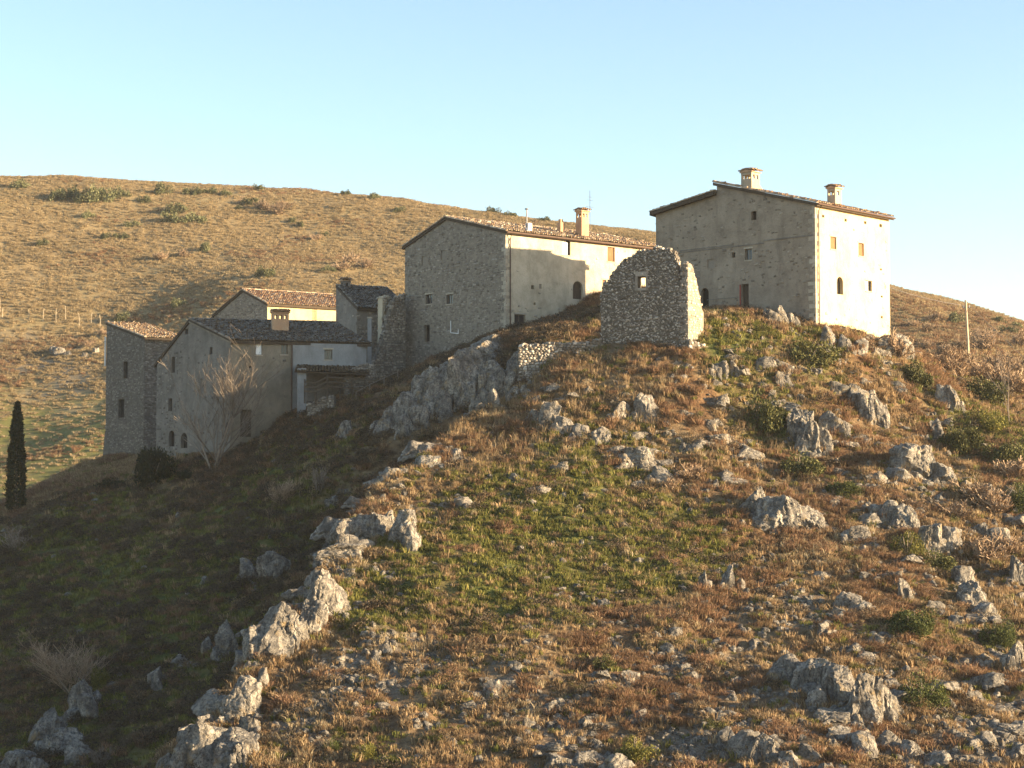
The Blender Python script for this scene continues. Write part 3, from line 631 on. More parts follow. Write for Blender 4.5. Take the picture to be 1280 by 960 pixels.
for pa in ([Wg.p(s0, z0, .1), Wg.p(s0, z1, .1), Wg.p(s2, z1 - .15, .1), Wg.p(s2, z1 + .2, .1)],): v, f = tube(pa, .05, 6); m.add(v, f)
m.build('vent_pipe', M['white'], G, org)

# ================================================================== ruined chapel wall
RN = plan(860, 420, 148.5); ru = unit(-.9, .43); rv = unit(.69, .72)
org = P3(RN, 10.5); U = empty('ruined_wall', org)
tag(U, 'roofless ruined rubble wall with ragged arched top and one small window', 'ruin')
RL = reach(RN, ru, 751, 400); Wr = Wall(RN + ru * RL, RN)
sil = [(751, 372), (754, 356), (760, 350), (764, 342), (771, 337), (775, 331), (783, 325), (788, 319), (796, 316), (803, 312), (812, 312.5), (820, 309.5), (829, 311), (836, 312), (842, 317), (846, 320), (847, 333), (848.5, 346), (850, 354), (852, 350), (853.5, 338), (856, 331), (860, 328)]
rg_ = random.Random(4); sil2 = []
for (xa, ya), (xb, yb) in zip(sil[:-1], sil[1:]):
    n_ = max(1, int(math.hypot(xb - xa, yb - ya) / 3.2))
    for k in range(n_): sil2.append((xa + (xb - xa) * k / n_, ya + (yb - ya) * k / n_ + (rg_.uniform(-3., 2.) if len(sil2) else 0)))
sil = sil2 + [sil[-1]]
top = [Wr.pix(*q) for q in sil]; top[0] = (0, top[0][1]); top[-1] = (RL, top[-1][1])
hw = [opening(Wr, 797.5, 346, 807.5, 360, 'none')]
def thick_wall(root, org, wl, zb, top, holes, mat, th, name):
    outer = [(top[0][0], zb), (top[-1][0], zb)] + list(top)[::-1]; polys = [outer] + [hole_poly(o) for o in holes]; flat = [q for p in polys for q in p]; nn = len(flat)
    tri = tessellate_polygon([[Vector((q[0], q[1], 0)) for q in p] for p in polys]); mb = MB(); f = []
    v = [wl.p(q[0], q[1]) for q in flat] + [wl.p(q[0], q[1], -th) for q in flat]
    for a, b_, c_ in tri:
        cr = (flat[b_][0] - flat[a][0]) * (flat[c_][1] - flat[a][1]) - (flat[b_][1] - flat[a][1]) * (flat[c_][0] - flat[a][0])
        q = [a, b_, c_] if cr > 0 else [a, c_, b_]; f += [q, [q[2] + nn, q[1] + nn, q[0] + nn]]
    i0 = 0
    for k, p in enumerate(polys):
        kk = len(p)
        for i in range(kk):
            a, b_ = i0 + i, i0 + (i + 1) % kk; f.append([b_, a, a + nn, b_ + nn] if k else [a, b_, b_ + nn, a + nn][::-1])
        i0 += kk
    mb.add(v, f); return mb.build(name, mat, root, org)
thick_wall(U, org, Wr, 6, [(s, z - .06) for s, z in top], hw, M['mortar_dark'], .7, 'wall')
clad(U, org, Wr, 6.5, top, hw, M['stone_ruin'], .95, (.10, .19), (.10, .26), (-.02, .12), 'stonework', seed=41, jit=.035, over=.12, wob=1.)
Wrb = Wall(RN - np.array([Wr.n[0], Wr.n[1]]) * .7, RN + ru * RL - Wr.n * .7)
topb = [(RL - s, z) for s, z in top[::-1]]
clad(U, org, Wrb, 9, topb, [dict(s0=RL - hw[0]['s1'], s1=RL - hw[0]['s0'], z0=hw[0]['z0'], z1=hw[0]['z1'])], M['stone_ruin'], .95, (.10, .19), (.10, .26), (-.02, .12), seed=42, jit=.035, wob=1.)
wo = hw[0]; slabs(Wr, [(wo['s0'] - .22, wo['s0'] - .005, wo['z0'] - .2, wo['z1'] + .05, -.3, .1), (wo['s1'] + .005, wo['s1'] + .18, wo['z0'] - .2, wo['z1'] + .05, -.3, .1), (wo['s0'] - .2, wo['s1'] + .2, wo['z1'] + .055, wo['z1'] + .4, -.3, .09), (wo['s0'], wo['s1'], wo['z0'] - .18, wo['z0'] - .005, -.3, .09)]).build('window_frame', M['stone_grey'], U, org)
# sunlit return
silr = [(860, 329), (862.5, 328), (865, 331), (867, 335), (868, 343), (870, 347), (871.5, 354), (873, 362), (874.5, 368), (876, 378), (877.5, 386), (879.5, 390)]
RLv = reach(RN, rv, 880, 400); Wv = Wall(RN, RN + rv * RLv); topv = [Wv.pix(*q) for q in silr]; topv[0] = (0.0, topv[0][1]); topv = [(min(max(s, 0), RLv), z) for s, z in topv]
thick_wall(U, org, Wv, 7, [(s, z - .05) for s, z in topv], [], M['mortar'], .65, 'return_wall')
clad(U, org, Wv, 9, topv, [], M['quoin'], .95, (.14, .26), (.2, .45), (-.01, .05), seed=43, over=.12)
quoins(U, org, RN, ru, rv, 10.3, topv[0][1] - .1, M['stone_grey'], 8, .03)
# loose rubble on top
rr = random.Random(9); mb = MB()
for (s, z), (s2_, z2) in list(zip(top[:-1], top[1:])):
    for k in range(max(1, int(abs(s2_ - s) / .22 + abs(z2 - z) / .3))):
        f_ = rr.random(); a = rr.uniform(.08, .17); c_ = np.array(Wr.p(s + (s2_ - s) * f_, z + (z2 - z) * f_ + .0, -rr.uniform(.05, .6))); th = rr.uniform(0, 3)
        mb.box(c_, [a * math.cos(th), a * math.sin(th), rr.uniform(-.05, .05)], [-a * .8 * math.sin(th), a * .8 * math.cos(th), rr.uniform(-.04, .04)], [.02, .02, a * .65])
tag(mb.build('coping_rubble', M['stone_ruin'], U, org), kind='stuff')

# ================================================================== lower hamlet
# --- narrow house with shed roof, far left
AN = plan(180, 500, 201); au = unit(-.6, .8); av = unit(.86, .51)
AL = reach(AN, au, 133, 450); AV = reach(AN, av, 232, 430)
org = P3(AN, 2.5); Hs = empty('shed_roof_house', org); tag(Hs, 'narrow tall rubble house with sunlit shed roof at the end of the hamlet', 'house')
z0, z1 = zat(423, 201, 180), zat(405, (AN + au * AL)[1], 133)
Wg = Wall(AN + au * AL, AN); Wf = Wall(AN, AN + av * AV)
hg = [opening(Wg, *q) for q in [(154.5, 452, 159.5, 473, 'dark'), (148, 499, 155, 522, 'dark')]]
topA = [(0, z1), (AL, z0)]
make_wall(Hs, org, Wg, -4, topA, hg, M['mortar_dark']); make_wall(Hs, org, Wf, -4, [(0, z0), (AV, z0)], [], M['mortar_dark'])
make_wall(Hs, org, Wall(AN + av * AV, AN + av * AV + au * AL), -4, [(0, z0), (AL, z1)], [], M['mortar_dark']); make_wall(Hs, org, Wall(AN + av * AV + au * AL, AN + au * AL), -4, [(0, z1), (AV, z1)], [], M['mortar_dark'])
clad(Hs, org, Wg, -2, topA, hg, M['stone_dark'], .95, (.12, .22), (.2, .5), (-.02, .05), seed=51); clad(Hs, org, Wf, 3, [(0, z0), (AV, z0)], [], M['stone_dark'], .95, (.12, .2), (.22, .55), (0, .06), seed=52)
sA = (z1 - z0) / AL
ridge_tiles(Hs, org, P3(AN - au * .25 - av * .04, z0 - .25 * sA + .15), P3(AN + au * (AL + .1) - av * .04, z1 + .17), M['tile_old'], 54)
roof(Hs, org, P3(AN - au * .25 - av * .1, z0 - .25 * sA + .15), P3(AN - au * .25 + av * (AV + .1), z0 - .25 * sA + .15), P3(AN + au * (AL + .1) - av * .1, z1 + .17), P3(AN + au * (AL + .1) + av * (AV + .1), z1 + .17), M['tile_old'], 53, miss=.04, jit=2.4)
q = AN + au * AL - av * .14; v, f = tube([P3(q, z1 - 1.4), P3(q, z1 - 4.6)], .09, 6); mk('downpipe', v, f, M['white'], Hs, org)  # stands in for a sunlit wall edge; its brightness is the white colour
bt = MB(); q0 = AN + au * AL                                                  # battered foot of the wall
bt.add([P3(q0 - av * .9 - au * 0, -3), P3(q0 - av * .05, 7.5), P3(q0 - au * 2.2 - av * .9, -3), P3(q0 - au * 1.6 - av * .03, 5.0), P3(q0 + au * .6 - av * .3, -3), P3(q0 + au * .2, 7.)], [[0, 2, 3, 1], [4, 0, 1, 5]])
bt.build('buttress', M['mortar_dark'], Hs, org)

# --- gabled house with pale right half
BN = plan(288, 500, 169.5); bu = unit(-.65, .76); bv = unit(.963, .27)
BL = reach(BN, bu, 196, 470); BV = reach(BN, bv, 442, 440); Btr = reach(BN, bu, 238, 410)
zb = -1.; ze = zat(427, 169.5, 288); zr = zat(402, (BN + bu * Btr)[1], 238); zf = zat(456, (BN + bu * BL)[1], 196)
org = P3(BN, 4.); Hb = empty('gabled_house', org); tag(Hb, 'shaded gabled house with grey tiled roof, tan and pale plaster front', 'house')
Wg = Wall(BN + bu * BL, BN); Wf = Wall(BN, BN + bv * BV); Bsp = reach(BN, bv, 366, 440); Wt = Wall(BN, BN + bv * Bsp)
hg = [opening(Wg, *q) for q in [(214.5, 446, 218.5, 466, 'dark'), (210.5, 498, 215, 514, 'dark'), (211, 538, 218, 558, 'dark', True), (226, 541, 234, 560, 'dark', True), (262, 434, 265.5, 443, 'dark'), (231, 411, 235, 418, 'hole')]]
ht = [opening(Wt, *q) for q in [(319.5, 429, 327.5, 443.5, 'white'), (351, 430, 359.5, 443, 'pane'), (300.5, 512, 314, 546, 'door'), (311, 457, 314, 460, 'hole')]]
topB = [(0, zf), (BL - Btr, zr), (BL, ze)]
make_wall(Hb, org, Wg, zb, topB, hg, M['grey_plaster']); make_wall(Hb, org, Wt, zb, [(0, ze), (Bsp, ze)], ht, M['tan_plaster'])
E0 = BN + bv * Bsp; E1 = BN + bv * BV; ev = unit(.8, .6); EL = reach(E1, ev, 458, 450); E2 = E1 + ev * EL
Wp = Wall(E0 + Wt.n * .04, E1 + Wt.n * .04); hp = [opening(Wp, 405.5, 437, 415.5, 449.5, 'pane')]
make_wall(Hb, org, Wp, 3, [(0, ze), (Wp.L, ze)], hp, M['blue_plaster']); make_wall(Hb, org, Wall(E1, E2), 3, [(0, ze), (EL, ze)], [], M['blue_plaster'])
back = BN + bu * BL + bv * (BV + 1); make_wall(Hb, org, Wall(E2, back), 3, [(0, ze), (float(np.linalg.norm(back - E2)), zf)], [], M['grey_plaster']); make_wall(Hb, org, Wall(back, BN + bu * BL), zb, [(0, zf), (BV + 1, zf)], [], M['grey_plaster'])
clad(Hb, org, Wg, 0, topB, hg, M['stone_dark'], seed=61, out=(-.04, .03), pf=lambda s, z: .75 if s < 4.5 else .15)
clad(Hb, org, Wt, 2, [(0, ze), (Bsp, ze)], ht, M['stone_dark'], seed=62, out=(-.06, .015), pf=lambda s, z: .06)
sn = (zr - ze) / Btr; ov = .35
R0 = BN + bu * Btr; rgl = reach(R0, bv, 420, 403)
eA = P3(BN - bu * ov - bv * .15, ze - sn * ov + .2)
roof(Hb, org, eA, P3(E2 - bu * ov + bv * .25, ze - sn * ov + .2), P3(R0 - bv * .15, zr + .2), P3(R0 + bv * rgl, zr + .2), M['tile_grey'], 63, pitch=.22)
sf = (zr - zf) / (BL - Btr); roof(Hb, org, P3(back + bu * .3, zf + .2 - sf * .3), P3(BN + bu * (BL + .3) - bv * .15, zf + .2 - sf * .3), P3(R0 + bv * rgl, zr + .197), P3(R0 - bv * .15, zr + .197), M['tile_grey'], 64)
m = MB(); m.add([P3(E2 - bu * ov + bv * .26, ze - sn * ov + .16), P3(back + bu * .3, zf + .16 - sf * .3), P3(R0 + bv * rgl, zr + .2)], [[0, 1, 2]]); m.build('hip', M['roof_wood'], Hb, org)
ridge_tiles(Hb, org, P3(BN - bu * ov - bv * .08, ze - sn * ov + .2), P3(R0 - bv * .08, zr + .2), M['tile_grey'], 67)
ridge_tiles(Hb, org, P3(R0 - bv * .15, zr + .22), P3(R0 + bv * rgl, zr + .22), M['tile_grey'], 65)
m = MB()                                                                    # pale rake board on the gable
m.add([Wg.p(BL - Btr, zr + .03, .17), Wg.p(BL + .3, ze - sn * .3 + .03, .17), Wg.p(BL + .3, ze - sn * .3 - .12, .17), Wg.p(BL - Btr, zr - .12, .17)], [[3, 2, 1, 0]]); m.build('rake_board', M['tan_plaster'], Hb, org)
q = BN + bv * (Bsp - .1) + Wt.n * .1; v, f = tube([P3(q, ze - .1), P3(q, 7.)], .06, 6); mk('downpipe', v, f, M['copper'], Hb, org)
t_ = reach(BN + bu * 3.6, bv, 350, 400); q = BN + bu * 3.6 + bv * t_
chimney(Hb, org, q, bv, 1.5, .8, ze + .6, zat(391.5, q[1]), M['brick'], slots=3)
# porch under the pale half
D0 = 167.0
org2 = at(415, 510, D0); Pc = empty('porch_shelter', org2); tag(Pc, 'dark lean-to porch with pale plaster pillar below the pale house front', 'porch')
roof(Pc, org2, at(368, 464, D0), at(462, 467, D0 + 1), at(372, 457, D0 + 4.2), at(458, 460, D0 + 5.2), M['tile_grey'], 66, th=.12)
m = MB(); c_ = at(377, 492, D0 + .7); m.box([c_[0], c_[1], c_[2]], [.38, .05, 0], [-.05, .4, 0], [0, 0, 2.2]); m.build('pillar', M['blue_plaster'], Pc, org2)
m = MB(); c_ = at(440, 490, D0 + 1.6); m.box(c_, [.1, 0, 0], [0, .1, 0], [0, 0, 1.9]); m.build('post', M['wood_dark'], Pc, org2)
m = MB(); c_ = at(415, 487, D0 + 4.6); m.box(c_, [3.0, .7, 0], [-.02, .08, 0], [0, 0, 1.9]); m.build('back_wall', M['grey_plaster'], Pc, org2)
# rail fence and stone base
org3 = at(415, 510, 164.6); Fe = empty('rail_fence', org3); tag(Fe, 'dark wooden rail fence in front of the shaded porch', 'fence')
ra = [(381, 476, 165.4), (395, 477, 164.9), (409, 470, 164.5), (425, 471, 165), (441, 472, 165.5), (456, 474, 166)]
for i, (x_, y_, d_) in enumerate(ra):
    c_ = at(x_, y_, d_); m = MB(); m.box(c_ - np.array([0, 0, .9]), [.06, 0, 0], [0, .06, 0], [0, 0, 1.05]); m.build('post', M['wood_dark'], Fe, org3)
for a_, b_ in zip(ra[:-1], ra[1:]):
    for dz in (-.1, -.5, -.9):
        A_, B_ = at(*a_) + [0, -.08, dz], at(*b_) + [0, -.08, dz]; d_ = (B_ - A_) / 2; m = MB(); m.box((A_ + B_) / 2, d_ * 1.02, [0, .025, 0], [0, 0, .075]); m.build('rail', M['wood_dark'], Fe, org3)
def rubble(name, label, cat, pts, D0, D1, zb_, sil, mat='stone_ruin', th=.5, seed=1, cm='mortar_dark', **kw):
    A_ = plan(sil[0][0], sil[0][1], D0); B_ = plan(sil[-1][0], sil[-1][1], D1); wl = Wall(A_, B_); o = P3((A_ + B_) / 2, zb_ + 1); r_ = empty(name, o); tag(r_, label, cat)
    tp = [wl.pix(*q) for q in sil]; tp[0] = (0, tp[0][1]); tp[-1] = (wl.L, tp[-1][1])
    thick_wall(r_, o, wl, zb_, [(s, z - .05) for s, z in tp], [], M[cm], th, 'wall'); clad(r_, o, wl, zb_ + .2, tp, [], M[mat], .96, (.13, .26), (.18, .42), (0, .1), seed=seed, jit=.045, over=.15, **kw)
    wb = Wall(B_ - wl.n * th, A_ - wl.n * th); clad(r_, o, wb, zb_ + .2, [(wl.L - s, z) for s, z in tp[::-1]], [], M[mat], .96, (.13, .26), (.18, .42), (0, .1), seed=seed + 1, jit=.045, over=.15)
    rr = random.Random(seed); mb = MB()
    for (s, z), (s2_, z2) in zip(tp[:-1], tp[1:]):
        for k in range(max(1, int(abs(s2_ - s) / .2 + abs(z2 - z) / .25))):
            f_ = rr.random(); a = rr.uniform(.08, .18); c_ = np.array(wl.p(s + (s2_ - s) * f_, z + (z2 - z) * f_, -rr.uniform(0, th))); t2 = rr.uniform(0, 3)
            mb.box(c_, [a * math.cos(t2), a * math.sin(t2), rr.uniform(-.05, .05)], [-a * .8 * math.sin(t2), a * .8 * math.cos(t2), 0], [.02, .02, a * .6])
    tag(mb.build('coping_rubble', M[mat], r_, o), kind='stuff'); return r_
rubble('dry_stone_wall', 'low dry stone base below the dark rail fence', 'wall', None, 165.2, 165.0, 3.5, [(384, 506), (395, 502), (405, 497), (418, 494)], 'stone_grey', .8, 71)
rubble('rubble_wall', 'sloping rubble wall beside the porch under the pale house', 'wall', None, 168.5, 169.5, 5, [(432, 474), (440, 462), (452, 456), (462, 455), (470, 462)], 'stone_grey', .6, 73)
rubble('rubble_buttress', 'tall broken rubble wall leaning on the long stone house', 'wall', None, 180., 181.5, 6, [(466, 462), (472, 440), (479, 425), (483, 403), (489, 380), (494, 371), (507, 368)], 'stone_grey', .8, 75)
rubble('terrace_wall', 'low terrace wall of pale rubble joining the ruined wall', 'wall', None, 150.5, 151.2, 8.5, [(648, 434), (655, 430), (668, 431), (690, 429), (712, 430), (735, 428), (752, 424)], 'stone_ruin', .5, 77)
rubble('fallen_wall', 'low crumbled wall footing running right from the ruin', 'wall', None, 147.9, 149.5, 8, [(862, 424), (872, 428), (884, 434), (895, 438), (908, 446)], 'stone_ruin', .6, 79)

# --- back house with sunlit yellow wall
CN = plan(334, 420, 212); cu = unit(-.6, .8); cv = unit(.857, .515)
CL = reach(CN, cu, 267, 400); CV = reach(CN, cv, 446, 390); Ctr = reach(CN, cu, 304, 370)
ze, zr, zf = zat(381, 212, 334), zat(364.5, (CN + cu * Ctr)[1], 304), zat(396, (CN + cu * CL)[1], 267)
org = P3(CN, 8.); Hc = empty('yellow_house', org); tag(Hc, 'house with sunlit yellow wall and orange tiled roof behind the gabled house', 'house')
Wg = Wall(CN + cu * CL, CN); Wf = Wall(CN, CN + cv * CV); hf = [opening(Wf, 390, 384, 396, 402, 'shutter')]
gable_house(Hc, org, CN, cu, cv, CL, CV, Ctr, ze, zr, zf, 3, (M['mortar'], M['yellow_plaster']), [], hf, tile='tile_red', seed=81)
clad(Hc, org, Wg, 9, [(0, zf), (CL - Ctr, zr), (CL, ze)], [], M['stone_grey'], .95, (.12, .2), (.25, .6), (0, .04), seed=83)
# --- low house against the manor
EN = plan(446, 420, 186); eu = unit(-.45, .89); evv = unit(.9, .43)
EL_ = reach(EN, eu, 420, 370); EV = reach(EN, evv, 512, 380)
org = P3(EN, 10.); He = empty('small_house', org); tag(He, 'small house with brown roof squeezed between yellow house and long house', 'house')
ze2, zr2 = zat(386, 186, 446), zat(358.5, (EN + eu * EL_)[1], 420)
Wg = Wall(EN + eu * EL_, EN); Wf = Wall(EN, EN + evv * EV); hf = [opening(Wf, 453, 388, 460, 405, 'blocked')]
make_wall(He, org, Wg, 5, [(0, zr2), (EL_, ze2)], [], M['grey_plaster']); make_wall(He, org, Wf, 5, [(0, ze2), (EV, ze2)], hf, M['mortar'])
clad(He, org, Wf, 9, [(0, ze2), (EV, ze2)], hf, M['stone_grey'], .8, seed=85); clad(He, org, Wg, 9, [(0, zr2), (EL_, ze2)], [], M['stone_grey'], .25, seed=86, out=(-.04, .02))
make_wall(He, org, Wall(EN + evv * EV, EN + evv * EV + eu * EL_), 5, [(0, ze2), (EL_, zr2)], [], M['mortar']); make_wall(He, org, Wall(EN + evv * EV + eu * EL_, EN + eu * EL_), 5, [(0, zr2), (EV, zr2)], [], M['mortar'])
se = (zr2 - ze2) / EL_; roof(He, org, P3(EN - eu * .25 - evv * .05, ze2 - .25 * se + .17), P3(EN - eu * .25 + evv * EV, ze2 - .25 * se + .17), P3(EN + eu * EL_ - evv * .05, zr2 + .17), P3(EN + eu * EL_ + evv * EV, zr2 + .17), M['tile_grey'], 87, jit=1.6)
q = EN + eu * (EL_ - .3) + evv * .9; chimney(He, org, q, evv, .8, .7, zr2 - .6, zr2 + .55, M['grey_plaster'], slots=1)
c_ = at(462, 425, 179); o = P3(c_[:2], float(H([c_[0]], [c_[1]])[0])); Pl = empty('gate_pillar', o); tag(Pl, 'pale plastered pillar standing before the small house', 'pillar')
m = MB(); zt = zat(398, 179); m.box([o[0], o[1], (zt + o[2] - .5) / 2], [.19, 0, 0], [0, .19, 0], [0, 0, (zt - o[2] + .5) / 2]); m.build('shaft', M['blue_plaster'], Pl, o); m = MB(); m.box([o[0], o[1], zt + .06], [.25, 0, 0], [0, .25, 0], [0, 0, .06]); m.build('cap', M['quoin'], Pl, o)
# sunlit wall stub
rubble('wall_stub', 'short sunlit wall stub between the small house and rubble buttress', 'wall', None, 181.4, 183, 8, [(478, 372), (483, 370.5), (490, 371)], 'quoin', .5, 89, 'mid_front')

# ================================================================== limestone
_ico = {}
def ico(sub):
    if sub not in _ico:
        bm = bmesh.new(); bmesh.ops.create_icosphere(bm, subdivisions=sub, radius=1); v = np.array([x.co[:] for x in bm.verts]); f = np.array([[q.index for q in p.verts] for p in bm.faces]); bm.free(); _ico[sub] = (v, f)
    return _ico[sub]
def rockmesh(seed, sub, rough=1.):
    d, f = ico(sub); r = np.random.default_rng(seed); k = 18
    nn = r.normal(size=(k, 3)); nn[:, 2] *= .5; nn /= np.linalg.norm(nn, axis=1)[:, None]; off = r.uniform(.5, 1., k)
    dt = d @ nn.T; rad = np.where(dt > .08, off / np.maximum(dt, .08), 9).min(1); rad = np.minimum(rad, 1.3)
    p = d * rad[:, None]
    q = p * np.array([1.5, 1.5, 1.0]) + seed * 7.7
    q = q + .35 * np.stack([fbm(q * 1.3, 2, seed + 11), fbm(q * 1.3, 2, seed + 12), fbm(q * 1.3, 2, seed + 13)], 1)
    def rg(s_, sd): return np.clip(1 - np.abs(vnoise(q * s_, sd)) * 3.2, 0, 1)
    h = .15 * fbm(q * .9, 3, seed + 3) - .10 * rg(.9, seed)
    if sub > 2: h = h - .065 * rg(2.2, seed + 1) + .07 * fbm(q * 3., 2, seed + 5)
    if sub > 3: h = h - .05 * rg(4.8, seed + 2) + .05 * fbm(q * 7, 2, seed + 6)
    if sub > 4: h = h - .03 * rg(10., seed + 4) + .025 * fbm(q * 15, 2, seed + 7)
    p = p * (1 + rough * h)[:, None]
    fl = np.clip(.5 - p[:, 2], 0, 1.2)                            # spreads towards the ground
    p[:, :2] *= (1 + .35 * fl)[:, None]
    p[:, 2] = np.where(p[:, 2] > .35, (.35 + (p[:, 2] - .35) * .62), p[:, 2])
    return p, f
rock_id = [100]
def lump(px, py, w_, h_, sub=None, depth=.85, lean=0., sink=.55, base=None):
    g = hit(px, py) if base is None else base
    s = g[1] / F; W_, H_ = w_ * s * 1.12, h_ * s * .88; rock_id[0] += 1
    sub = sub or (5 if max(w_, h_) > 38 else 4 if max(w_, h_) > 15 else 3)
    p, f = rockmesh(rock_id[0], sub); th = random.uniform(0, 6.28); c_, s_ = math.cos(th), math.sin(th)
    p = p @ np.array([[c_, s_, 0], [-s_, c_, 0], [0, 0, 1]])
    p = p / np.percentile(np.abs(p), 97, axis=0)
    hh = H_ / 2 * (1 + sink)
    v = p * np.array([W_ / 2, W_ / 2 * depth, hh]); v[:, 0] += lean * v[:, 2]
    return v + np.array([g[0], g[1] + W_ * .3 * depth, g[2] + H_ - hh]), f
def outcrop(label, lumps, name='limestone_outcrop', cat='rock', group=None):
    V = []; Fs = []; n_ = 0
    for q in lumps:
        kw = q[-1] if isinstance(q[-1], dict) else {}; q = [x for x in q if not isinstance(x, dict)]
        v, f = lump(*q, **kw); V.append(v); Fs.append(f + n_); n_ += len(v)
    V = np.concatenate(V); o = np.array([V[:, 0].mean(), V[:, 1].mean(), V[:, 2].min()])
    ob = mk(name, V, np.concatenate(Fs), M['rock'], None, o); ob.location = o; ob.data.shade_smooth()
    try: ob.data.set_sharp_from_angle(angle=R(38))
    except Exception: pass
    return tag(ob, label, cat, group)
def multi(lst, extra=3, seed=0):               # add companion lumps round each listed one
    r = random.Random(seed); o = []
    for q in lst:
        o.append(q); px, py, w_, h_ = q[:4]
        for k in range(5): o.append((px + r.uniform(-.62, .62) * w_, py + r.uniform(-.02, .16) * h_, max(4, w_ * r.uniform(.12, .26)), max(3, h_ * r.uniform(.1, .24)), dict(sub=3)))
        for k in range(extra + 1): o.append((px + r.uniform(-.55, .55) * w_, py + r.uniform(-.05, .12) * h_, w_ * r.uniform(.3, .6), h_ * r.uniform(.22, .6)))
    return o
outcrop('large grey limestone crag below the long stone house', multi([(492, 538, 34, 46), (512, 530, 44, 62), (536, 518, 50, 66), (562, 508, 54, 66), (590, 502, 54, 76), (618, 496, 50, 72), (640, 490, 34, 50)], 6, 1) + [(575, 468, 60, 30), (612, 452, 44, 36)], 'limestone_crag')
outcrop('small rock catching the sun at the foot of the big crag', [(508, 546, 22, 34), (502, 548, 18, 20)])
outcrop('upright sunlit rock at the end of the terrace wall', multi([(657, 476, 26, 38), (644, 470, 18, 34)], 1, 3))
outcrop('rounded rock crowned with dry grass below the house corner', multi([(610, 440, 40, 26)], 2, 4))
outcrop('broken band of rock in tall dry grass under the terrace', multi([(668, 528, 22, 22), (686, 530, 24, 30), (705, 540, 26, 26), (728, 548, 30, 30), (752, 553, 26, 26)], 2, 5))
outcrop('twin rounded boulders in brown grass below the ruin', multi([(805, 524, 30, 34), (775, 522, 26, 24)], 1, 6), 'boulder_pair')
outcrop('wide grey rock with hollow shadow under the twin boulders', multi([(800, 586, 50, 34), (775, 572, 30, 22), (828, 604, 34, 22)], 2, 7))
outcrop('large split rock with bright flat slab on the sunny crest', [(500, 682, 40, 54, dict(lean=.1)), (484, 668, 26, 40), (514, 688, 22, 34), (508, 662, 24, 30)])
outcrop('broad shaded rock wall left of the split slab', multi([(452, 668, 46, 46), (428, 676, 34, 36), (470, 672, 30, 40)], 2, 8))
outcrop('pale flat ledge under the shaded rock wall', multi([(430, 697, 60, 20), (405, 708, 30, 18)], 3, 9))
outcrop('speckled single rock in the green meadow beside the split slab', multi([(578, 637, 24, 20)], 1, 10))
outcrop('jagged sunlit crest rock above the grey slab', multi([(402, 768, 48, 58), (388, 790, 34, 50), (418, 752, 28, 36)], 3, 11))
outcrop('tall smooth grey slab in shade below the crest', [(340, 818, 54, 84, dict(lean=.25)), (322, 824, 34, 50), (362, 812, 34, 56)])
outcrop('small pointed pale rock on the lower crest', [(325, 862, 18, 30), (318, 866, 12, 14)])
outcrop('sunlit craggy crest rock with ochre lichen at the ridge foot', multi([(298, 900, 44, 50), (280, 890, 26, 30), (312, 920, 26, 34)], 3, 12))
outcrop('massive grey rock face in shade at the ridge foot', multi([(262, 958, 70, 72), (232, 966, 50, 50), (290, 960, 50, 60)], 3, 13), 'rock_face')
outcrop('pair of shaded rocks on the dark flank below the crest', multi([(345, 722, 38, 40), (311, 726, 24, 32)], 1, 14))
outcrop('tall shaded rock with small neighbour on the dark flank', [(281, 822, 26, 50), (258, 818, 20, 28), (270, 826, 20, 24)])
outcrop('narrow upright rock alone in the dark flank grass', [(191, 860, 17, 34), (196, 864, 14, 18)])
outcrop('low pale rock on the dark flank near the upright rock', multi([(226, 832, 22, 18)], 2, 15))
outcrop('sunlit rock spur in the shaded hollow beneath the bare bush', [(100, 893, 30, 48), (112, 900, 24, 34), (90, 905, 30, 30), (118, 884, 18, 26)])
outcrop('grey rock mass in the shaded hollow below the sunlit spur', multi([(80, 942, 56, 44), (58, 928, 34, 40), (96, 956, 40, 34)], 2, 16))
outcrop('cluster of dark stones beside the hollow rock mass', multi([(20, 962, 40, 26), (45, 968, 30, 22)], 2, 17))
outcrop('tall ridged pinnacle on the slope below the tower house', [(1097, 532, 34, 62), (1086, 528, 24, 44), (1104, 534, 22, 40), (1070, 505, 30, 34), (1078, 515, 26, 30)], 'limestone_pinnacle')
outcrop('broad weathered boulder left of the pinnacle', multi([(1016, 562, 40, 52), (1002, 548, 30, 40), (1030, 564, 26, 38)], 2, 18))
outcrop('smooth pale faced block between boulder and pinnacle', [(1048, 548, 34, 38), (1036, 540, 24, 32)])
outcrop('standing rock beside the utility pole', [(1189, 512, 26, 46, dict(lean=-.15)), (1180, 508, 18, 34), (1200, 514, 14, 20)], 'standing_rock')
outcrop('slim leaning pale stone above the domed outcrop', [(1174, 550, 15, 28, dict(lean=-.2))], 'standing_stone')
outcrop('domed outcrop with dark left face on the right slope', multi([(1150, 596, 60, 46), (1180, 604, 44, 40), (1130, 588, 30, 30)], 3, 19))
outcrop('big fluted outcrop standing above the open slope', multi([(975, 656, 60, 56), (950, 644, 40, 44), (1012, 662, 44, 38), (990, 660, 40, 46)], 2, 20))
outcrop('low rock mound right of the fluted outcrop', multi([(1075, 678, 42, 24)], 3, 21))
outcrop('stepped rock ribs above the yellowing bush', multi([(1110, 655, 34, 30), (1135, 662, 40, 42), (1160, 690, 30, 44), (1188, 690, 36, 34), (1095, 645, 26, 22)], 2, 22))
outcrop('small upright stone with deep shadow in the meadow edge', [(879, 738, 15, 26), (884, 740, 11, 16)], 'standing_stone')
outcrop('pair of upright pale stones on the open slope', [(912, 738, 17, 34), (926, 738, 12, 18), (905, 740, 11, 14)], 'standing_stones')
outcrop('pale block above the dense green bush', [(1131, 750, 21, 34), (1136, 752, 14, 18)])
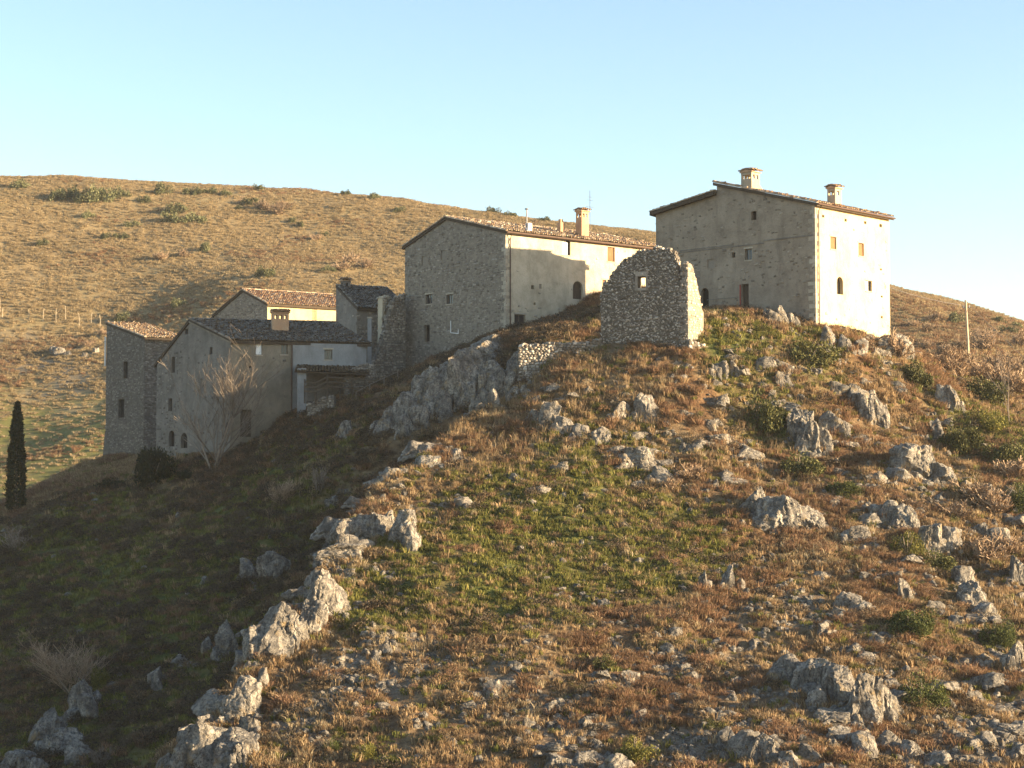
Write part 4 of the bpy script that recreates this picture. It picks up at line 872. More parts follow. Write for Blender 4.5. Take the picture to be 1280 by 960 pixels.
outcrop('cluster of pale blocks left of the dense green bush', multi([(1066, 765, 40, 26), (1050, 772, 26, 18), (1082, 768, 22, 20)], 3, 23))
outcrop('long sloping rock rib at the far right of the slope', multi([(1205, 735, 26, 30), (1218, 758, 34, 40), (1232, 776, 34, 30)], 2, 24))
outcrop('rock behind reddish scrub at the right edge', multi([(1274, 730, 30, 40), (1225, 672, 26, 24), (1250, 680, 26, 22)], 2, 25))
outcrop('smooth pale block beside the dark green bush', [(1272, 835, 26, 46), (1262, 838, 18, 24)])
outcrop('largest fluted outcrop low on the sunny slope', multi([(990, 848, 44, 32), (1022, 862, 56, 46), (1052, 880, 56, 56), (1084, 902, 52, 70), (1108, 900, 34, 54)], 3, 26) + [(1040, 905, 50, 30), (1066, 912, 40, 30)], 'limestone_crag')
outcrop('broken rock steps below the largest fluted outcrop', multi([(1050, 935, 34, 34), (1080, 945, 34, 34), (1112, 940, 40, 34), (1140, 950, 36, 30), (1170, 955, 34, 24)], 3, 27))
outcrop('row of rounded boulders along the bottom of the slope', multi([(905, 935, 30, 26), (930, 945, 36, 36), (958, 950, 38, 42), (985, 960, 34, 30)], 2, 28))
outcrop('stony ledge at the bottom right of the slope', multi([(1262, 925, 46, 26), (1235, 935, 34, 22), (1275, 950, 30, 26)], 3, 29))
outcrop('rough ledge under the yellow green bush at the slope foot', multi([(735, 958, 44, 24), (700, 962, 40, 22), (770, 964, 34, 22)], 3, 30))
outcrop('leaning slabs against the left wall foot of the tower house', [(978, 404, 18, 22, dict(lean=-.3)), (988, 405, 12, 20, dict(lean=-.3)), (966, 404, 24, 20), (996, 406, 10, 14)])
outcrop('ochre rocks at the sunlit front foot of the tower house', multi([(1036, 430, 20, 22), (1055, 436, 20, 28), (1076, 440, 20, 24)], 1, 31))
outcrop('rounded ochre rock at the right corner of the tower house', multi([(1124, 446, 40, 34), (1108, 442, 26, 22)], 2, 32))
outcrop('grey upright rocks in the shade right of the ruin', [(898, 474, 14, 26), (905, 474, 12, 22), (918, 472, 12, 20), (890, 476, 11, 16)])
outcrop('pale lump below the grassy bank of the tower house', multi([(980, 482, 20, 20)], 1, 33))
outcrop('low ragged ledge in scrub below the grassy bank', multi([(905, 556, 40, 16), (935, 574, 36, 18), (870, 562, 30, 18), (912, 606, 34, 14)], 2, 34))
outcrop('rock pair on the shaded slope under the crag', multi([(432, 545, 22, 22), (536, 582, 30, 20), (570, 575, 28, 20)], 1, 35))
outcrop('white limestone exposure on the far hillside', [(75, 444, 20, 15, dict(sub=4)), (66, 442, 10, 10), (84, 446, 10, 8), (118, 442, 9, 14), (105, 447, 8, 7)])

# boulders: the 230 largest loose ones as things
shapes = []
for k in range(12):
    p, f = rockmesh(700 + k, 3, 1.1); p = p / np.abs(p).max(0) * np.array([1, .9, .8]); me = bpy.data.meshes.new('boulder'); me.from_pydata(p.tolist(), [], f.tolist()); me.shade_smooth(); me.materials.append(M['rock']); shapes.append(me)
    try: me.set_sharp_from_angle(angle=R(40))
    except Exception: pass
rb = random.Random(77); nb = 0
zones = [(560, 960, 760, 955, 45), (900, 1280, 700, 955, 45), (640, 960, 560, 760, 20), (960, 1280, 480, 700, 25), (380, 560, 660, 900, 20), (20, 460, 600, 950, 15)]
for x0, x1, y0, y1, cnt in zones:
    for k in range(cnt):
        px, py = rb.uniform(x0, x1), rb.uniform(y0, y1); g = hit(px, py)
        ob = bpy.data.objects.new('boulder', shapes[rb.randrange(12)]); s = .16 + .34 * rb.random() ** 2.5
        ob.location = (g[0], g[1], g[2] + s * .25); ob.scale = (s * rb.uniform(.8, 1.4), s * rb.uniform(.8, 1.2), s * rb.uniform(.7, 1.3)); ob.rotation_euler = (rb.uniform(-.3, .3), rb.uniform(-.3, .3), rb.uniform(0, 6.3)); link(ob)
        tag(ob, 'small loose limestone boulder lying among grass on the hillside', 'boulder', 'loose boulders on the hillside')

# jagged little outcrops breaking through the turf, and the broken rock spine along the crest
def cluster(seed, n_):
    r = np.random.default_rng(seed); V = []; Fs = []; k0 = 0
    for k in range(n_):
        p, f = rockmesh(900 + seed * 20 + k, 4 if k < 3 else 3, 1.15); p = p / np.percentile(np.abs(p), 97, axis=0); th = r.uniform(0, 6.28); c_, s_ = math.cos(th), math.sin(th)
        p = p @ np.array([[c_, s_, 0], [-s_, c_, 0], [0, 0, 1]]); sz = r.uniform(.3, .62) if k < 3 else r.uniform(.14, .36)
        V.append(p * np.array([sz, sz * .8, sz * r.uniform(.6, 1.15)]) + np.array([r.normal(0, .38), r.normal(0, .25), sz * .12])); Fs.append(f + k0); k0 += len(p)
    me = bpy.data.meshes.new('small_outcrop'); me.from_pydata(np.concatenate(V).tolist(), [], np.concatenate(Fs).tolist()); me.shade_smooth(); me.materials.append(M['rock'])
    try: me.set_sharp_from_angle(angle=R(38))
    except Exception: pass
    return me
CLU = [cluster(k, 8) for k in range(9)]
def put_cluster(px, py, s_, label, group, name='small_outcrop', g=None, tall=1.):
    g = hit(px, py) if g is None else g; ob = bpy.data.objects.new(name, CLU[rb.randrange(9)]); ob.location = (g[0], g[1] + s_ * .2, g[2] - s_ * .05)
    ob.scale = (s_ * rb.uniform(.9, 1.5), s_ * rb.uniform(.8, 1.1), s_ * rb.uniform(.65, 1.1) * tall); ob.rotation_euler = (rb.uniform(-.15, .15), rb.uniform(-.2, .2), rb.choice((0, 3.14)) + rb.uniform(-.6, .6)); link(ob); return tag(ob, label, 'rock', group)
for x0, x1, y0, y1, cnt, sm in [(880, 1280, 450, 620, 50, .95), (940, 1280, 600, 760, 46, .95), (640, 960, 480, 620, 28, .8), (540, 900, 600, 780, 18, .45), (560, 960, 780, 955, 44, .8), (960, 1280, 760, 955, 52, 1.05), (840, 1110, 400, 470, 34, .7), (420, 560, 590, 700, 20, .7)]:
    for k in range(cnt): put_cluster(rb.uniform(x0, x1), rb.uniform(y0, y1), sm * rb.uniform(.45, 1.25), 'small jagged limestone outcrop breaking through the turf', 'small outcrops in the turf')
seg = np.linalg.norm(np.diff(CREST, axis=0), axis=1); cum = np.concatenate([[0], np.cumsum(seg)])
for q in np.arange(1, cum[-2] - 6, .75):
    x_, y_ = np.interp(q, cum, CREST[:, 0]), np.interp(q, cum, CREST[:, 1]); i = min(np.searchsorted(cum, q), len(seg)) - 1; d = (CREST[i + 1] - CREST[i]) / seg[i]; off_ = rb.uniform(-.9, 3.)
    x_ += d[1] * off_; y_ -= d[0] * off_
    put_cluster(0, 0, .55 + 1.1 * rb.random() ** 1.6, 'grey weathered block of the broken rock spine along the crest', 'broken rock spine along the crest', 'spine_rock', np.array([x_, y_, float(H([x_], [y_])[0])]), 1.1)

# ------------------------------------------------------------------ scattered ground cover (instances on points)
tmpl = bpy.data.collections.new('templates')
def scatter(name, label, pts, scl, templates, tilt=.15, seed=1, mat_cat='grass', zscale=None):
    col = bpy.data.collections.new('templates_' + name)
    for me in templates: col.objects.link(bpy.data.objects.new(me.name, me))
    me = bpy.data.meshes.new(name); me.vertices.add(len(pts)); me.vertices.foreach_set('co', pts.astype(np.float32).ravel())
    r = np.random.default_rng(seed)
    rot = np.stack([r.normal(0, tilt, len(pts)), r.normal(0, tilt, len(pts)), r.uniform(0, 6.28, len(pts))], 1).astype(np.float32)
    me.attributes.new('rot', 'FLOAT_VECTOR', 'POINT').data.foreach_set('vector', rot.ravel())
    me.attributes.new('scl', 'FLOAT', 'POINT').data.foreach_set('value', scl.astype(np.float32))
    me.attributes.new('idx', 'INT', 'POINT').data.foreach_set('value', r.integers(0, len(templates), len(pts)).astype(np.int32))
    ob = link(bpy.data.objects.new(name, me))
    g = bpy.data.node_groups.new(name, 'GeometryNodeTree'); g.interface.new_socket('Geometry', in_out='INPUT', socket_type='NodeSocketGeometry'); g.interface.new_socket('Geometry', in_out='OUTPUT', socket_type='NodeSocketGeometry')
    N = g.nodes; gi = N.new('NodeGroupInput'); go = N.new('NodeGroupOutput'); ci = N.new('GeometryNodeCollectionInfo'); ci.inputs[0].default_value = col; ci.inputs['Separate Children'].default_value = True; ci.inputs['Reset Children'].default_value = True
    ip = N.new('GeometryNodeInstanceOnPoints'); ip.inputs['Pick Instance'].default_value = True
    def at_(nm, ty): q = N.new('GeometryNodeInputNamedAttribute'); q.data_type = ty; q.inputs['Name'].default_value = nm; return q.outputs[0]
    L = g.links; L.new(gi.outputs[0], ip.inputs['Points']); L.new(ci.outputs[0], ip.inputs['Instance'])
    L.new(at_('idx', 'INT'), ip.inputs['Instance Index']); L.new(at_('scl', 'FLOAT'), ip.inputs['Scale'])
    er = N.new('FunctionNodeEulerToRotation'); L.new(at_('rot', 'FLOAT_VECTOR'), er.inputs[0]); L.new(er.outputs[0], ip.inputs['Rotation'])
    L.new(ip.outputs[0], go.inputs[0])
    md = ob.modifiers.new('scatter', 'NODES'); md.node_group = g
    return tag(ob, label, mat_cat, None, 'stuff')
def tuft_mesh(name, mat, nb, h, spread, wdt, lean, seed, droop=.4):
    r = np.random.default_rng(seed); V = []; Fq = []
    for k in range(nb):
        a = r.uniform(0, 6.28); rad = spread * math.sqrt(r.random()); x, y = rad * math.cos(a), rad * math.sin(a); hh = h * r.uniform(.45, 1.1); dx, dy = r.normal(0, lean, 2) + np.array([x, y]) / max(spread, .01) * lean * .8
        b0 = len(V); wa = r.uniform(0, 3.14); wx, wy = math.cos(wa) * wdt, math.sin(wa) * wdt
        m_ = (x + dx * hh * .5, y + dy * hh * .5, hh * .62); e = (x + dx * hh * 1.3, y + dy * hh * 1.3, hh * (1 - droop * r.random()))
        V += [(x - wx, y - wy, -.05), (x + wx, y + wy, -.05), (m_[0] - wx * .8, m_[1] - wy * .8, m_[2]), (m_[0] + wx * .8, m_[1] + wy * .8, m_[2]), e]
        Fq += [[b0, b0 + 1, b0 + 3, b0 + 2], [b0 + 2, b0 + 3, b0 + 4]]
    me = bpy.data.meshes.new(name); me.from_pydata(V, [], Fq); me.materials.append(mat); return me
def clump_mesh(name, mat, nl, rad, h, size, seed):
    r = np.random.default_rng(seed); d = r.normal(size=(nl, 3)); d /= np.linalg.norm(d, axis=1)[:, None]; d[:, 2] = np.abs(d[:, 2])
    c = d * r.uniform(.45, 1.05, nl)[:, None] ** .7 * np.array([rad, rad, h]) * (1 + .3 * vnoise(d * 2.5 + seed, seed))[:, None]
    me = bpy.data.meshes.new(name); v, f = leafquads(c, size, r, d); me.from_pydata(v.tolist(), [], f.tolist()); me.materials.append(mat); return me
def leafquads(c, size, r, out=None, asp=2.2):
    n_ = len(c); a = r.normal(size=(n_, 3))
    if out is not None: a = a + out * .8
    a /= np.linalg.norm(a, axis=1)[:, None]; b_ = np.cross(a, r.normal(size=(n_, 3))); b_ /= np.linalg.norm(b_, axis=1)[:, None]
    s = size * r.uniform(.6, 1.4, n_)[:, None]
    V = np.stack([c - b_ * s / asp * .5, c + a * s * .5 - b_ * s / asp * .15 - b_ * s / asp * .35, c + a * s, c + a * s * .5 + b_ * s / asp * .5], 1).reshape(-1, 3)
    return V, (np.arange(n_)[:, None] * 4 + np.arange(4)[None]).astype(int)
T_green = [tuft_mesh('grass_tuft', M['grass_green'], 46, .20, .20, .014, .35, 300 + k) for k in range(4)]
T_dry = [tuft_mesh('dry_tuft', M['grass_dry'], 46, .30, .20, .014, .38, 310 + k) for k in range(4)]
T_tall = [tuft_mesh('tall_stalks', M['grass_dry'], 12, 1.0, .25, .013, .16, 320 + k, .2) for k in range(3)]
T_heath = [tuft_mesh('heath_clump', M['heath'], 110, .30, .30, .011, .55, 330 + k, .55) for k in range(4)]
T_far = [tuft_mesh('far_tussock', M['grass_far'], 60, .42, .55, .03, .5, 340 + k, .5) for k in range(3)] 
T_farh = [tuft_mesh('far_scrub', M['heath'], 70, .6, .5, .028, .55, 350 + k, .4) for k in range(2)]
# foot prints to keep clear
def inside(N, u, v, Lu, Lv, x, y, pad=-.1):
    det = u[0] * v[1] - u[1] * v[0]; dx, dy = x - N[0], y - N[1]; a = (dx * v[1] - dy * v[0]) / det; b_ = (u[0] * dy - u[1] * dx) / det
    return (a > -pad * 0 - .1) & (a < Lu + .1) & (b_ > -.1) & (b_ < Lv + .1)
def clear(x, y):
    k = np.zeros(len(x), bool)
    for q in ((TN, tu, tv, TLu, TLv), (MN, mu, mv, MLu, MLv), (AN, au, av, AL, AV), (BN, bu, bv, BL, BV + 1), (CN, cu, cv, CL, CV), (EN, eu, evv, EL_, EV)): k |= inside(*q, x, y)
    return ~k
def spread(n_, D0, D1, um, seed):
    r = np.random.default_rng(seed); D = np.sqrt(r.uniform(D0 ** 2, D1 ** 2, n_)); u_ = r.uniform(-um, um, n_); x = u_ * Wd(D); ok = clear(x, D); return x[ok], D[ok], r
def emit(name, label, keepf, n_, D0, D1, um, seed, templates, smin, smax, tilt=.15, cat='grass'):
    x, y, r = spread(n_, D0, D1, um, seed); k = r.random(len(x)) < keepf(x, y); x, y = x[k], y[k]; z = H(x, y)
    return scatter(name, label, np.stack([x, y, z], 1), smin + (smax - smin) * r.random(len(x)) ** 1.5, templates, tilt, seed, cat)
stonep = patches([(640, 870, 7, .35), (900, 860, 8, .4), (1000, 760, 7, .4), (1220, 900, 6, .5), (980, 940, 7, .6), (720, 940, 6, .5), (760, 800, 8, .2), (1130, 640, 7, .35), (860, 560, 6, .3), (450, 720, 5, .35), (1050, 480, 5, .3), (880, 440, 4, .35), (620, 680, 8, .08), (330, 720, 6, .12), (200, 850, 5, .12), (60, 650, 6, .2), (1200, 780, 6, .3)])
rk_ = lambda x, y: 1 - .55 * np.clip(mask(stonep, x, y, 81) * 1.6 * smoothstep(-.1, .4, n2(x, y, 2.2, 82)), 0, 1)
gm = lambda x, y: mask(GREEN, x, y, 21); vm = lambda x, y: mask(GRAVEL, x, y, 31)
hm = lambda x, y: smoothstep(.0, .2, n2(x, y, 3.2, 41))
bare_ = lambda x, y: .25 + .75 * smoothstep(-.28, .02, n2(x, y, 2.0, 43))
fl_ = lambda x, y: smoothstep(.5, 4, crest_left(x, y)) * (y < 172)  # flank mask: grass thinned, dark bramble thickened to deepen the shade there
emit('meadow_grass', 'short green and yellowing meadow grass covering the hill', lambda x, y: np.clip(gm(x, y) * 1.0 + .10, 0, 1) * (1 - .45 * fl_(x, y)) * (1 - .6 * vm(x, y)) * rk_(x, y), 115000, 92, 206, .285, 51, T_green, .5, 2.0)
emit('dry_grass', 'tan dry grass tufts covering the sunny slope', lambda x, y: np.clip(.75 - .55 * gm(x, y), 0, 1) * (1 - .6 * vm(x, y)) * rk_(x, y) * bare_(x, y) * (1 - .5 * fl_(x, y)) * (.3 + .7 * (1 - hm(x, y))), 115000, 92, 206, .285, 52, T_dry, .4, 1.8)
emit('russet_heath', 'low russet heath clumps in patches over the slope', lambda x, y: hm(x, y) * np.clip(.9 - .75 * gm(x, y), .03, 1) * (1 - .6 * vm(x, y)) * rk_(x, y) * bare_(x, y), 74000, 92, 206, .285, 53, T_heath, .4, 1.9)
tallp = patches([(570, 520, 4, 1), (640, 560, 5, .8), (700, 500, 5, .7), (800, 480, 4, .5), (600, 545, 4, .9), (960, 600, 5, .3), (1000, 470, 4, .4), (380, 610, 4, .6), (760, 760, 6, .12), (1100, 560, 6, .25)])
emit('tall_dry_stalks', 'tall thin dry grass stalks under the crag', lambda x, y: mask(tallp, x, y, 61), 30000, 92, 175, .285, 54, T_tall, .35, 1.1)
T_mound = [clump_mesh('scrub_mound', M[q], 420, .55, .42, .085, 360 + k) for k, q in enumerate(('heath', 'heath', 'leaf_broom', 'grass_dry'))]
emit('scrub_mounds', 'low rounded scrub mounds scattered over the slope', lambda x, y: smoothstep(.0, .5, n2(x, y, 4.5, 91)) * (1 - .6 * gm(x, y)), 7000, 92, 180, .285, 58, T_mound, .35, 1.25, cat='scrub')
T_straw = [tuft_mesh('straw_tuft', M['straw'], 40, .42, .24, .014, .42, 370 + k, .5) for k in range(3)]
emit('straw_grass', 'patches of long pale straw grass on the sunny slope', lambda x, y: smoothstep(.12, .4, n2(x, y, 5, 44)) * .7 * (1 - .7 * gm(x, y)) * (1 - fl_(x, y)), 30000, 92, 176, .285, 59, T_straw, .4, 1.5)
T_bram = [clump_mesh('shade_bramble_mound', M['bramble'], 380, .6, .42, .10, 380 + k) for k in range(3)]
emit('shade_bramble_cover', 'bramble and scrub matting the shaded flank, coloured dark to deepen its shade', lambda x, y: (fl_(x, y) * (.25 + .75 * smoothstep(-.1, .3, n2(x, y, 4, 45))) * 1. + .05), 26000, 92, 176, .285, 60, T_bram, .3, 1.4, cat='scrub')
emit('hill_tussocks', 'tan grass tussocks over the far hillside', lambda x, y: np.clip(.55 + .5 * n2(x, y, 7, 71), 0, 1) * (1 - .8 * gm(x, y)), 170000, 198, 440, .285, 55, T_far, .4, 1.15)
emit('hill_scrub', 'patches of brown scrub over the far hillside', lambda x, y: smoothstep(.12, .5, n2(x, y, 16, 72)) * .6 + .9 * smoothstep(.17, .22, x / y) * (y < 340), 50000, 190, 440, .285, 56, T_farh, .4, 1.1, cat='scrub')
SH = []
for k in range(6):
    p, f = rockmesh(800 + k, 2, 1.2); p = p / np.abs(p).max(0) * np.array([.5, .45, .36]); me = bpy.data.meshes.new('pebble'); me.from_pydata(p.tolist(), [], f.tolist()); me.materials.append(M['rock']); SH.append(me)
emit('loose_stones', 'pale loose limestone stones and scree scattered over the slope', lambda x, y: np.clip(mask(stonep, x, y, 81) * smoothstep(-.1, .4, n2(x, y, 2.2, 82)) + .95 * vm(x, y) * (y < 190) + .04 * (1 - .7 * fl_(x, y)), 0, 1) * .72, 75000, 92, 172, .285, 57, SH, .14, .8, .5, 'stones')

# ================================================================== shrubs and trees
def foliage(seed, n_, lumps, size, flat=.8):
    r = np.random.default_rng(seed); C_ = []; O_ = []
    for k in range(lumps):
        a = r.uniform(0, 6.28); q = r.random() ** .5 * .72; rr_ = r.uniform(.2, .42) * (1.1 - .4 * q); cc = np.array([q * math.cos(a), q * math.sin(a), r.uniform(.1, .85) * flat * (1 - .55 * q)])
        m_ = n_ // lumps; d = r.normal(size=(m_, 3)); d /= np.linalg.norm(d, axis=1)[:, None]
        C_.append(cc + d * (rr_ * r.uniform(.35, 1.08, m_) ** .6)[:, None] * (1 + .25 * vnoise(d * 3 + seed + k, seed))[:, None]); O_.append(d)
    c = np.concatenate(C_); o = np.concatenate(O_); ok = c[:, 2] > .0
    return leafquads(c[ok], size, r, o[ok], 1.7)
def stems(seed, n_, h, spread_):
    r = random.Random(seed); m = MB()
    for k in range(n_):
        a = r.uniform(0, 6.28); e = np.array([math.cos(a) * spread_ * r.random(), math.sin(a) * spread_ * r.random(), h * r.uniform(.6, 1)])
        v, f = tube([[0, 0, -.1], e * .5 + [r.uniform(-.05, .05), r.uniform(-.05, .05), .05], e], [.035, .022, .01], 4); m.add(v, f)
    return m
def mesh_of(name, v, f, mat):
    me = bpy.data.meshes.new(name); me.from_pydata(np.asarray(v).tolist(), [], [list(map(int, q)) for q in f]); me.materials.append(mat); return me
FO = {}
for key, mat, n_, lm, sz in (('green', 'leaf_green', 9000, 24, .06), ('yellow', 'leaf_yellow', 7000, 22, .06), ('dark', 'leaf_dark', 9000, 22, .07), ('broom', 'leaf_broom', 7000, 20, .085), ('far', 'leaf_far', 2400, 14, .12)):
    FO[key] = [mesh_of('foliage', *foliage(500 + 10 * k + len(key), n_, lm, sz), M[mat]) for k in range(3)]
ST = [mesh_of('stems', s_.v, s_.f, M['bark']) for s_ in (stems(600 + k, 9, .8, .6) for k in range(2))]
def shrub(name, label, px, py, w_, h_, kind, cat='shrub', group=None, parts=True, k=0, D=None):
    g = hit(px, py) if D is None else at(px, py, D); s = g[1] / F; W_ = w_ * s / 2; Hh = h_ * s
    if not parts:
        o = bpy.data.objects.new(name, FO[kind][k % 3]); link(o)
    else:
        o = empty(name, (0, 0, 0))
        for me, nm in ((FO[kind][k % 3], 'foliage'), (ST[k % 2], 'stems')): link(bpy.data.objects.new(nm, me), o)
    o.location = g + np.array([0, W_ * .5, -.05]); o.scale = (W_, W_ * .9, Hh); o.rotation_euler = (0, 0, k * 1.7 + px * .1)
    return tag(o, label, cat, group)
for i, q in enumerate([
 ('round_bush', 'dense dark green bush right of the cluster of pale blocks', 1145, 800, 92, 44, 'green'),
 ('round_bush', 'bright green bush in russet grass right of the largest outcrop', 1158, 888, 82, 48, 'green'),
 ('round_bush', 'dark green bush beside the smooth pale block', 1252, 815, 60, 50, 'green'),
 ('round_bush', 'flat dark green bush right of the fluted outcrop', 1058, 622, 66, 26, 'green'),
 ('leafy_bush', 'yellow green bush below the stepped rock ribs', 1138, 700, 56, 44, 'yellow'),
 ('leafy_bush', 'olive bush trailing right from the yellow green bush', 1172, 715, 62, 30, 'broom'),
 ('leafy_bush', 'low yellow green bush at the bottom of the slope', 795, 958, 76, 42, 'yellow'),
 ('leafy_bush', 'small yellow green bush at the foot of the slope near the scree', 452, 950, 46, 24, 'yellow'),
 ('leafy_bush', 'small dark bush beside the scree at the slope foot', 415, 942, 34, 20, 'green'),
 ('broom_bush', 'olive broom bush on the bank below the tower house', 1015, 462, 84, 46, 'broom'),
 ('broom_bush', 'spreading olive broom on the slope under the pale lump', 955, 545, 70, 58, 'broom'),
 ('broom_bush', 'windswept olive broom above the fluted outcrop', 1005, 598, 70, 36, 'broom'),
 ('broom_bush', 'thin olive bush in grass below the scree', 754, 838, 42, 22, 'broom'),
 ('broom_bush', 'small green bush above the largest fluted outcrop', 1072, 838, 30, 14, 'yellow'),
 ('leafy_bush', 'yellow leaved thicket beside the standing rock', 1232, 540, 70, 34, 'yellow'),
 ('leafy_bush', 'yellow leaved thicket above the reddish scrub', 1262, 580, 70, 34, 'broom'),
 ('leafy_bush', 'olive thicket left of the standing rock', 1150, 485, 60, 40, 'broom'),
 ('leafy_bush', 'olive shrub growing below the standing rock', 1205, 570, 60, 50, 'broom'),
 ('leafy_bush', 'olive shrub at the foot of the utility pole', 1235, 505, 70, 40, 'broom'),
 ('leafy_bush', 'dark shrub at the right edge above the rock', 1275, 640, 40, 46, 'green'),
 ('leafy_bush', 'orange tinted grass shrub on top of the rounded rock', 622, 418, 44, 14, 'yellow'),
 ('evergreen_bush', 'black green evergreen bush against the gabled house wall', 188, 612, 66, 66, 'dark'),
 ('evergreen_bush', 'low dark bramble patch at the foot of the narrow house', 140, 612, 60, 20, 'dark'),
 ('evergreen_bush', 'dark undergrowth below the bare tree', 232, 600, 50, 16, 'dark'),
 ('evergreen_bush', 'dark shrub behind the rock spur in the shaded hollow', 122, 865, 34, 40, 'yellow'),
 ('evergreen_bush', 'round dark shrub against the tan plaster wall', 352, 510, 24, 26, 'dark')]):
    shrub(q[0], q[1], *q[2:7], k=i)
far_bushes = [(22, 235, 30, 12), (68, 250, 24, 12), (84, 250, 34, 18), (100, 253, 30, 16), (122, 255, 34, 20), (146, 248, 30, 14), (118, 248, 30, 14), (202, 243, 26, 14), (240, 244, 24, 11), (260, 243, 22, 10), (180, 254, 18, 9), (108, 273, 20, 10), (218, 268, 34, 16), (212, 280, 28, 14), (240, 279, 34, 13), (164, 284, 24, 9), (130, 299, 16, 8), (150, 299, 20, 9), (52, 307, 18, 10), (256, 315, 18, 12), (310, 256, 26, 10), (282, 244, 18, 8), (150, 404, 24, 12), (330, 346, 24, 13), (222, 384, 20, 12), (323, 238, 18, 8), (432, 243, 13, 7), (467, 248, 19, 9), (364, 278, 12, 7), (375, 284, 12, 9), (405, 294, 12, 6), (498, 265, 20, 7), (570, 258, 14, 8), (590, 262, 12, 6), (616, 266, 20, 8), (636, 270, 20, 7), (680, 276, 16, 7), (1197, 404, 24, 13), (1250, 404, 22, 10), (1272, 410, 20, 9), (1262, 416, 26, 9), (410, 340, 20, 9), (300, 262, 14, 6)]
for i, (px, py, w_, h_) in enumerate(far_bushes):
    shrub('juniper_bush', 'grey green juniper bush dotted on the far hillside', px, py + 1, w_ * 1.2, h_ * 1.45, 'far', 'bush', 'bushes dotted on the far hillside', False, i)

# cypress
g = at(20, 625, 174.5); g[2] = float(H([g[0]], [g[1]])[0]); o = empty('cypress_tree', g); tag(o, 'slender dark cypress standing at the edge of the shaded slope', 'tree')
r = np.random.default_rng(3); n_ = 9000; tt = r.random(n_) ** .8; hgt = zat(504, 174.5) - g[2]; a = r.uniform(0, 6.28, n_)
prof = np.interp(tt, [0, .08, .3, .6, .85, 1], [.6, .85, .78, .56, .32, .04]) * (1 + .25 * vnoise(np.stack([a * 1.5, tt * 14, tt * 0], 1), 4)) * r.uniform(.55, 1.08, n_) ** .5
c_ = np.stack([prof * np.cos(a), prof * np.sin(a), tt * hgt], 1); up = np.stack([np.cos(a) * .4, np.sin(a) * .4, np.ones(n_)], 1)
v, f = leafquads(c_, .26, r, up * 1.5, 2.4); mk('crown', v, f, M['leaf_dark'], o); v, f = tube([[0, 0, -.3], [0, 0, hgt * .8]], [.14, .03], 6); mk('trunk', v, f, M['bark'], o)

# bare trees and bushes
def bare(seed, h, n0, spread_, levels=4, r0=.12, up=.35, clump=0., kids=(3, 5)):
    r = random.Random(seed); T_ = MB(); B_ = MB()
    def grow(p, d, l, rad, lev, mb):
        pts = [p]; q = p.copy(); dd = d.copy()
        for k in range(4):
            dd = dd + np.array([r.uniform(-1, 1), r.uniform(-1, 1), r.uniform(-.4, .8)]) * .13 + np.array([0, 0, up * .12]); dd /= np.linalg.norm(dd); q = q + dd * l / 4; pts.append(q)
        v, f = tube(pts, np.linspace(rad, max(rad * .5, .011), 5), 5 if lev < 2 else 3, False); mb.add(v, f)
        if lev >= levels: return
        for k in range(r.randint(*kids)):
            i = r.randint(1, 4); s_ = pts[i]; e = dd * 1. + np.array([r.gauss(0, 1), r.gauss(0, 1), r.gauss(.25, .6)]) * spread_; e /= np.linalg.norm(e)
            grow(s_, e, l * r.uniform(.5, .78), rad * r.uniform(.42, .6), lev + 1, B_)
    for k in range(n0):
        a = r.uniform(0, 6.28); d = np.array([math.cos(a) * spread_ * (n0 > 1), math.sin(a) * spread_ * (n0 > 1), 1.]); d /= np.linalg.norm(d)
        grow(np.array([r.uniform(-.1, .1) * (n0 > 1), 0, -.2]), d, h * .42, r0, 0, T_)
    return T_, B_
def bare_tree(name, label, cat, px, py, D, h_px, seed, mt='bark', mb_='twig', group=None, lean=0, wide=1., **kw):
    g = hit(px, py) if D is None else at(px, py, D)
    if D is not None: g[2] = min(g[2], float(H([g[0]], [g[1]])[0]) + .1)
    o = empty(name, g); tag(o, label, cat, group); hh = h_px * g[1] / F
    t_, b_ = bare(seed, hh, **kw); allz = float(np.percentile([q[2] for q in b_.v], 97 if cat == 'tree' else 99.7)); k = hh / allz
    for mm, nm, mat in ((t_, 'trunk' if cat == 'tree' else 'stems', mt), (b_, 'branches' if cat == 'tree' else 'twigs', mb_)):
        vv = np.array(mm.v) * np.array([k * wide, k * wide, k]); vv[:, 0] += lean * vv[:, 2]; mk(nm, vv, mm.f, M[mat], o)
    return o
bare_tree('bare_tree', 'leafless pale tree standing before the shaded gabled house', 'tree', 266, 592, 166, 142, 15, 'bark', 'twig', n0=4, spread_=.45, levels=4, r0=.085, up=.3, kids=(3, 5), wide=.95)
bare_tree('bare_bush', 'tangled leafless bush above the rock spur in the hollow', 'bush', 92, 868, None, 74, 21, 'twig', 'twig_red', n0=7, spread_=.75, levels=3, r0=.04, lean=-.15, wide=1.15, kids=(4, 6))
bare_tree('bare_bush', 'small orange brown bare bush on the shaded slope', 'bush', 350, 632, None, 34, 22, 'twig_red', 'twig_red', n0=8, spread_=.7, levels=3, r0=.025, kids=(3, 5))
bare_tree('bare_bush', 'upright dry stems beside the orange brown bush', 'bush', 397, 618, None, 32, 23, 'twig', 'twig', n0=9, spread_=.25, levels=2, r0=.02)
bare_tree('bare_bush', 'low leafless bush at the bottom of the shaded hollow', 'bush', 125, 962, None, 28, 24, 'twig', 'twig', n0=7, spread_=.7, levels=3, r0=.025)
bare_tree('bare_bush', 'leafless bush at the foot of the shaded flank under the cypress', 'bush', 20, 690, None, 34, 25, 'twig', 'twig', n0=6, spread_=.8, levels=3, r0=.03)
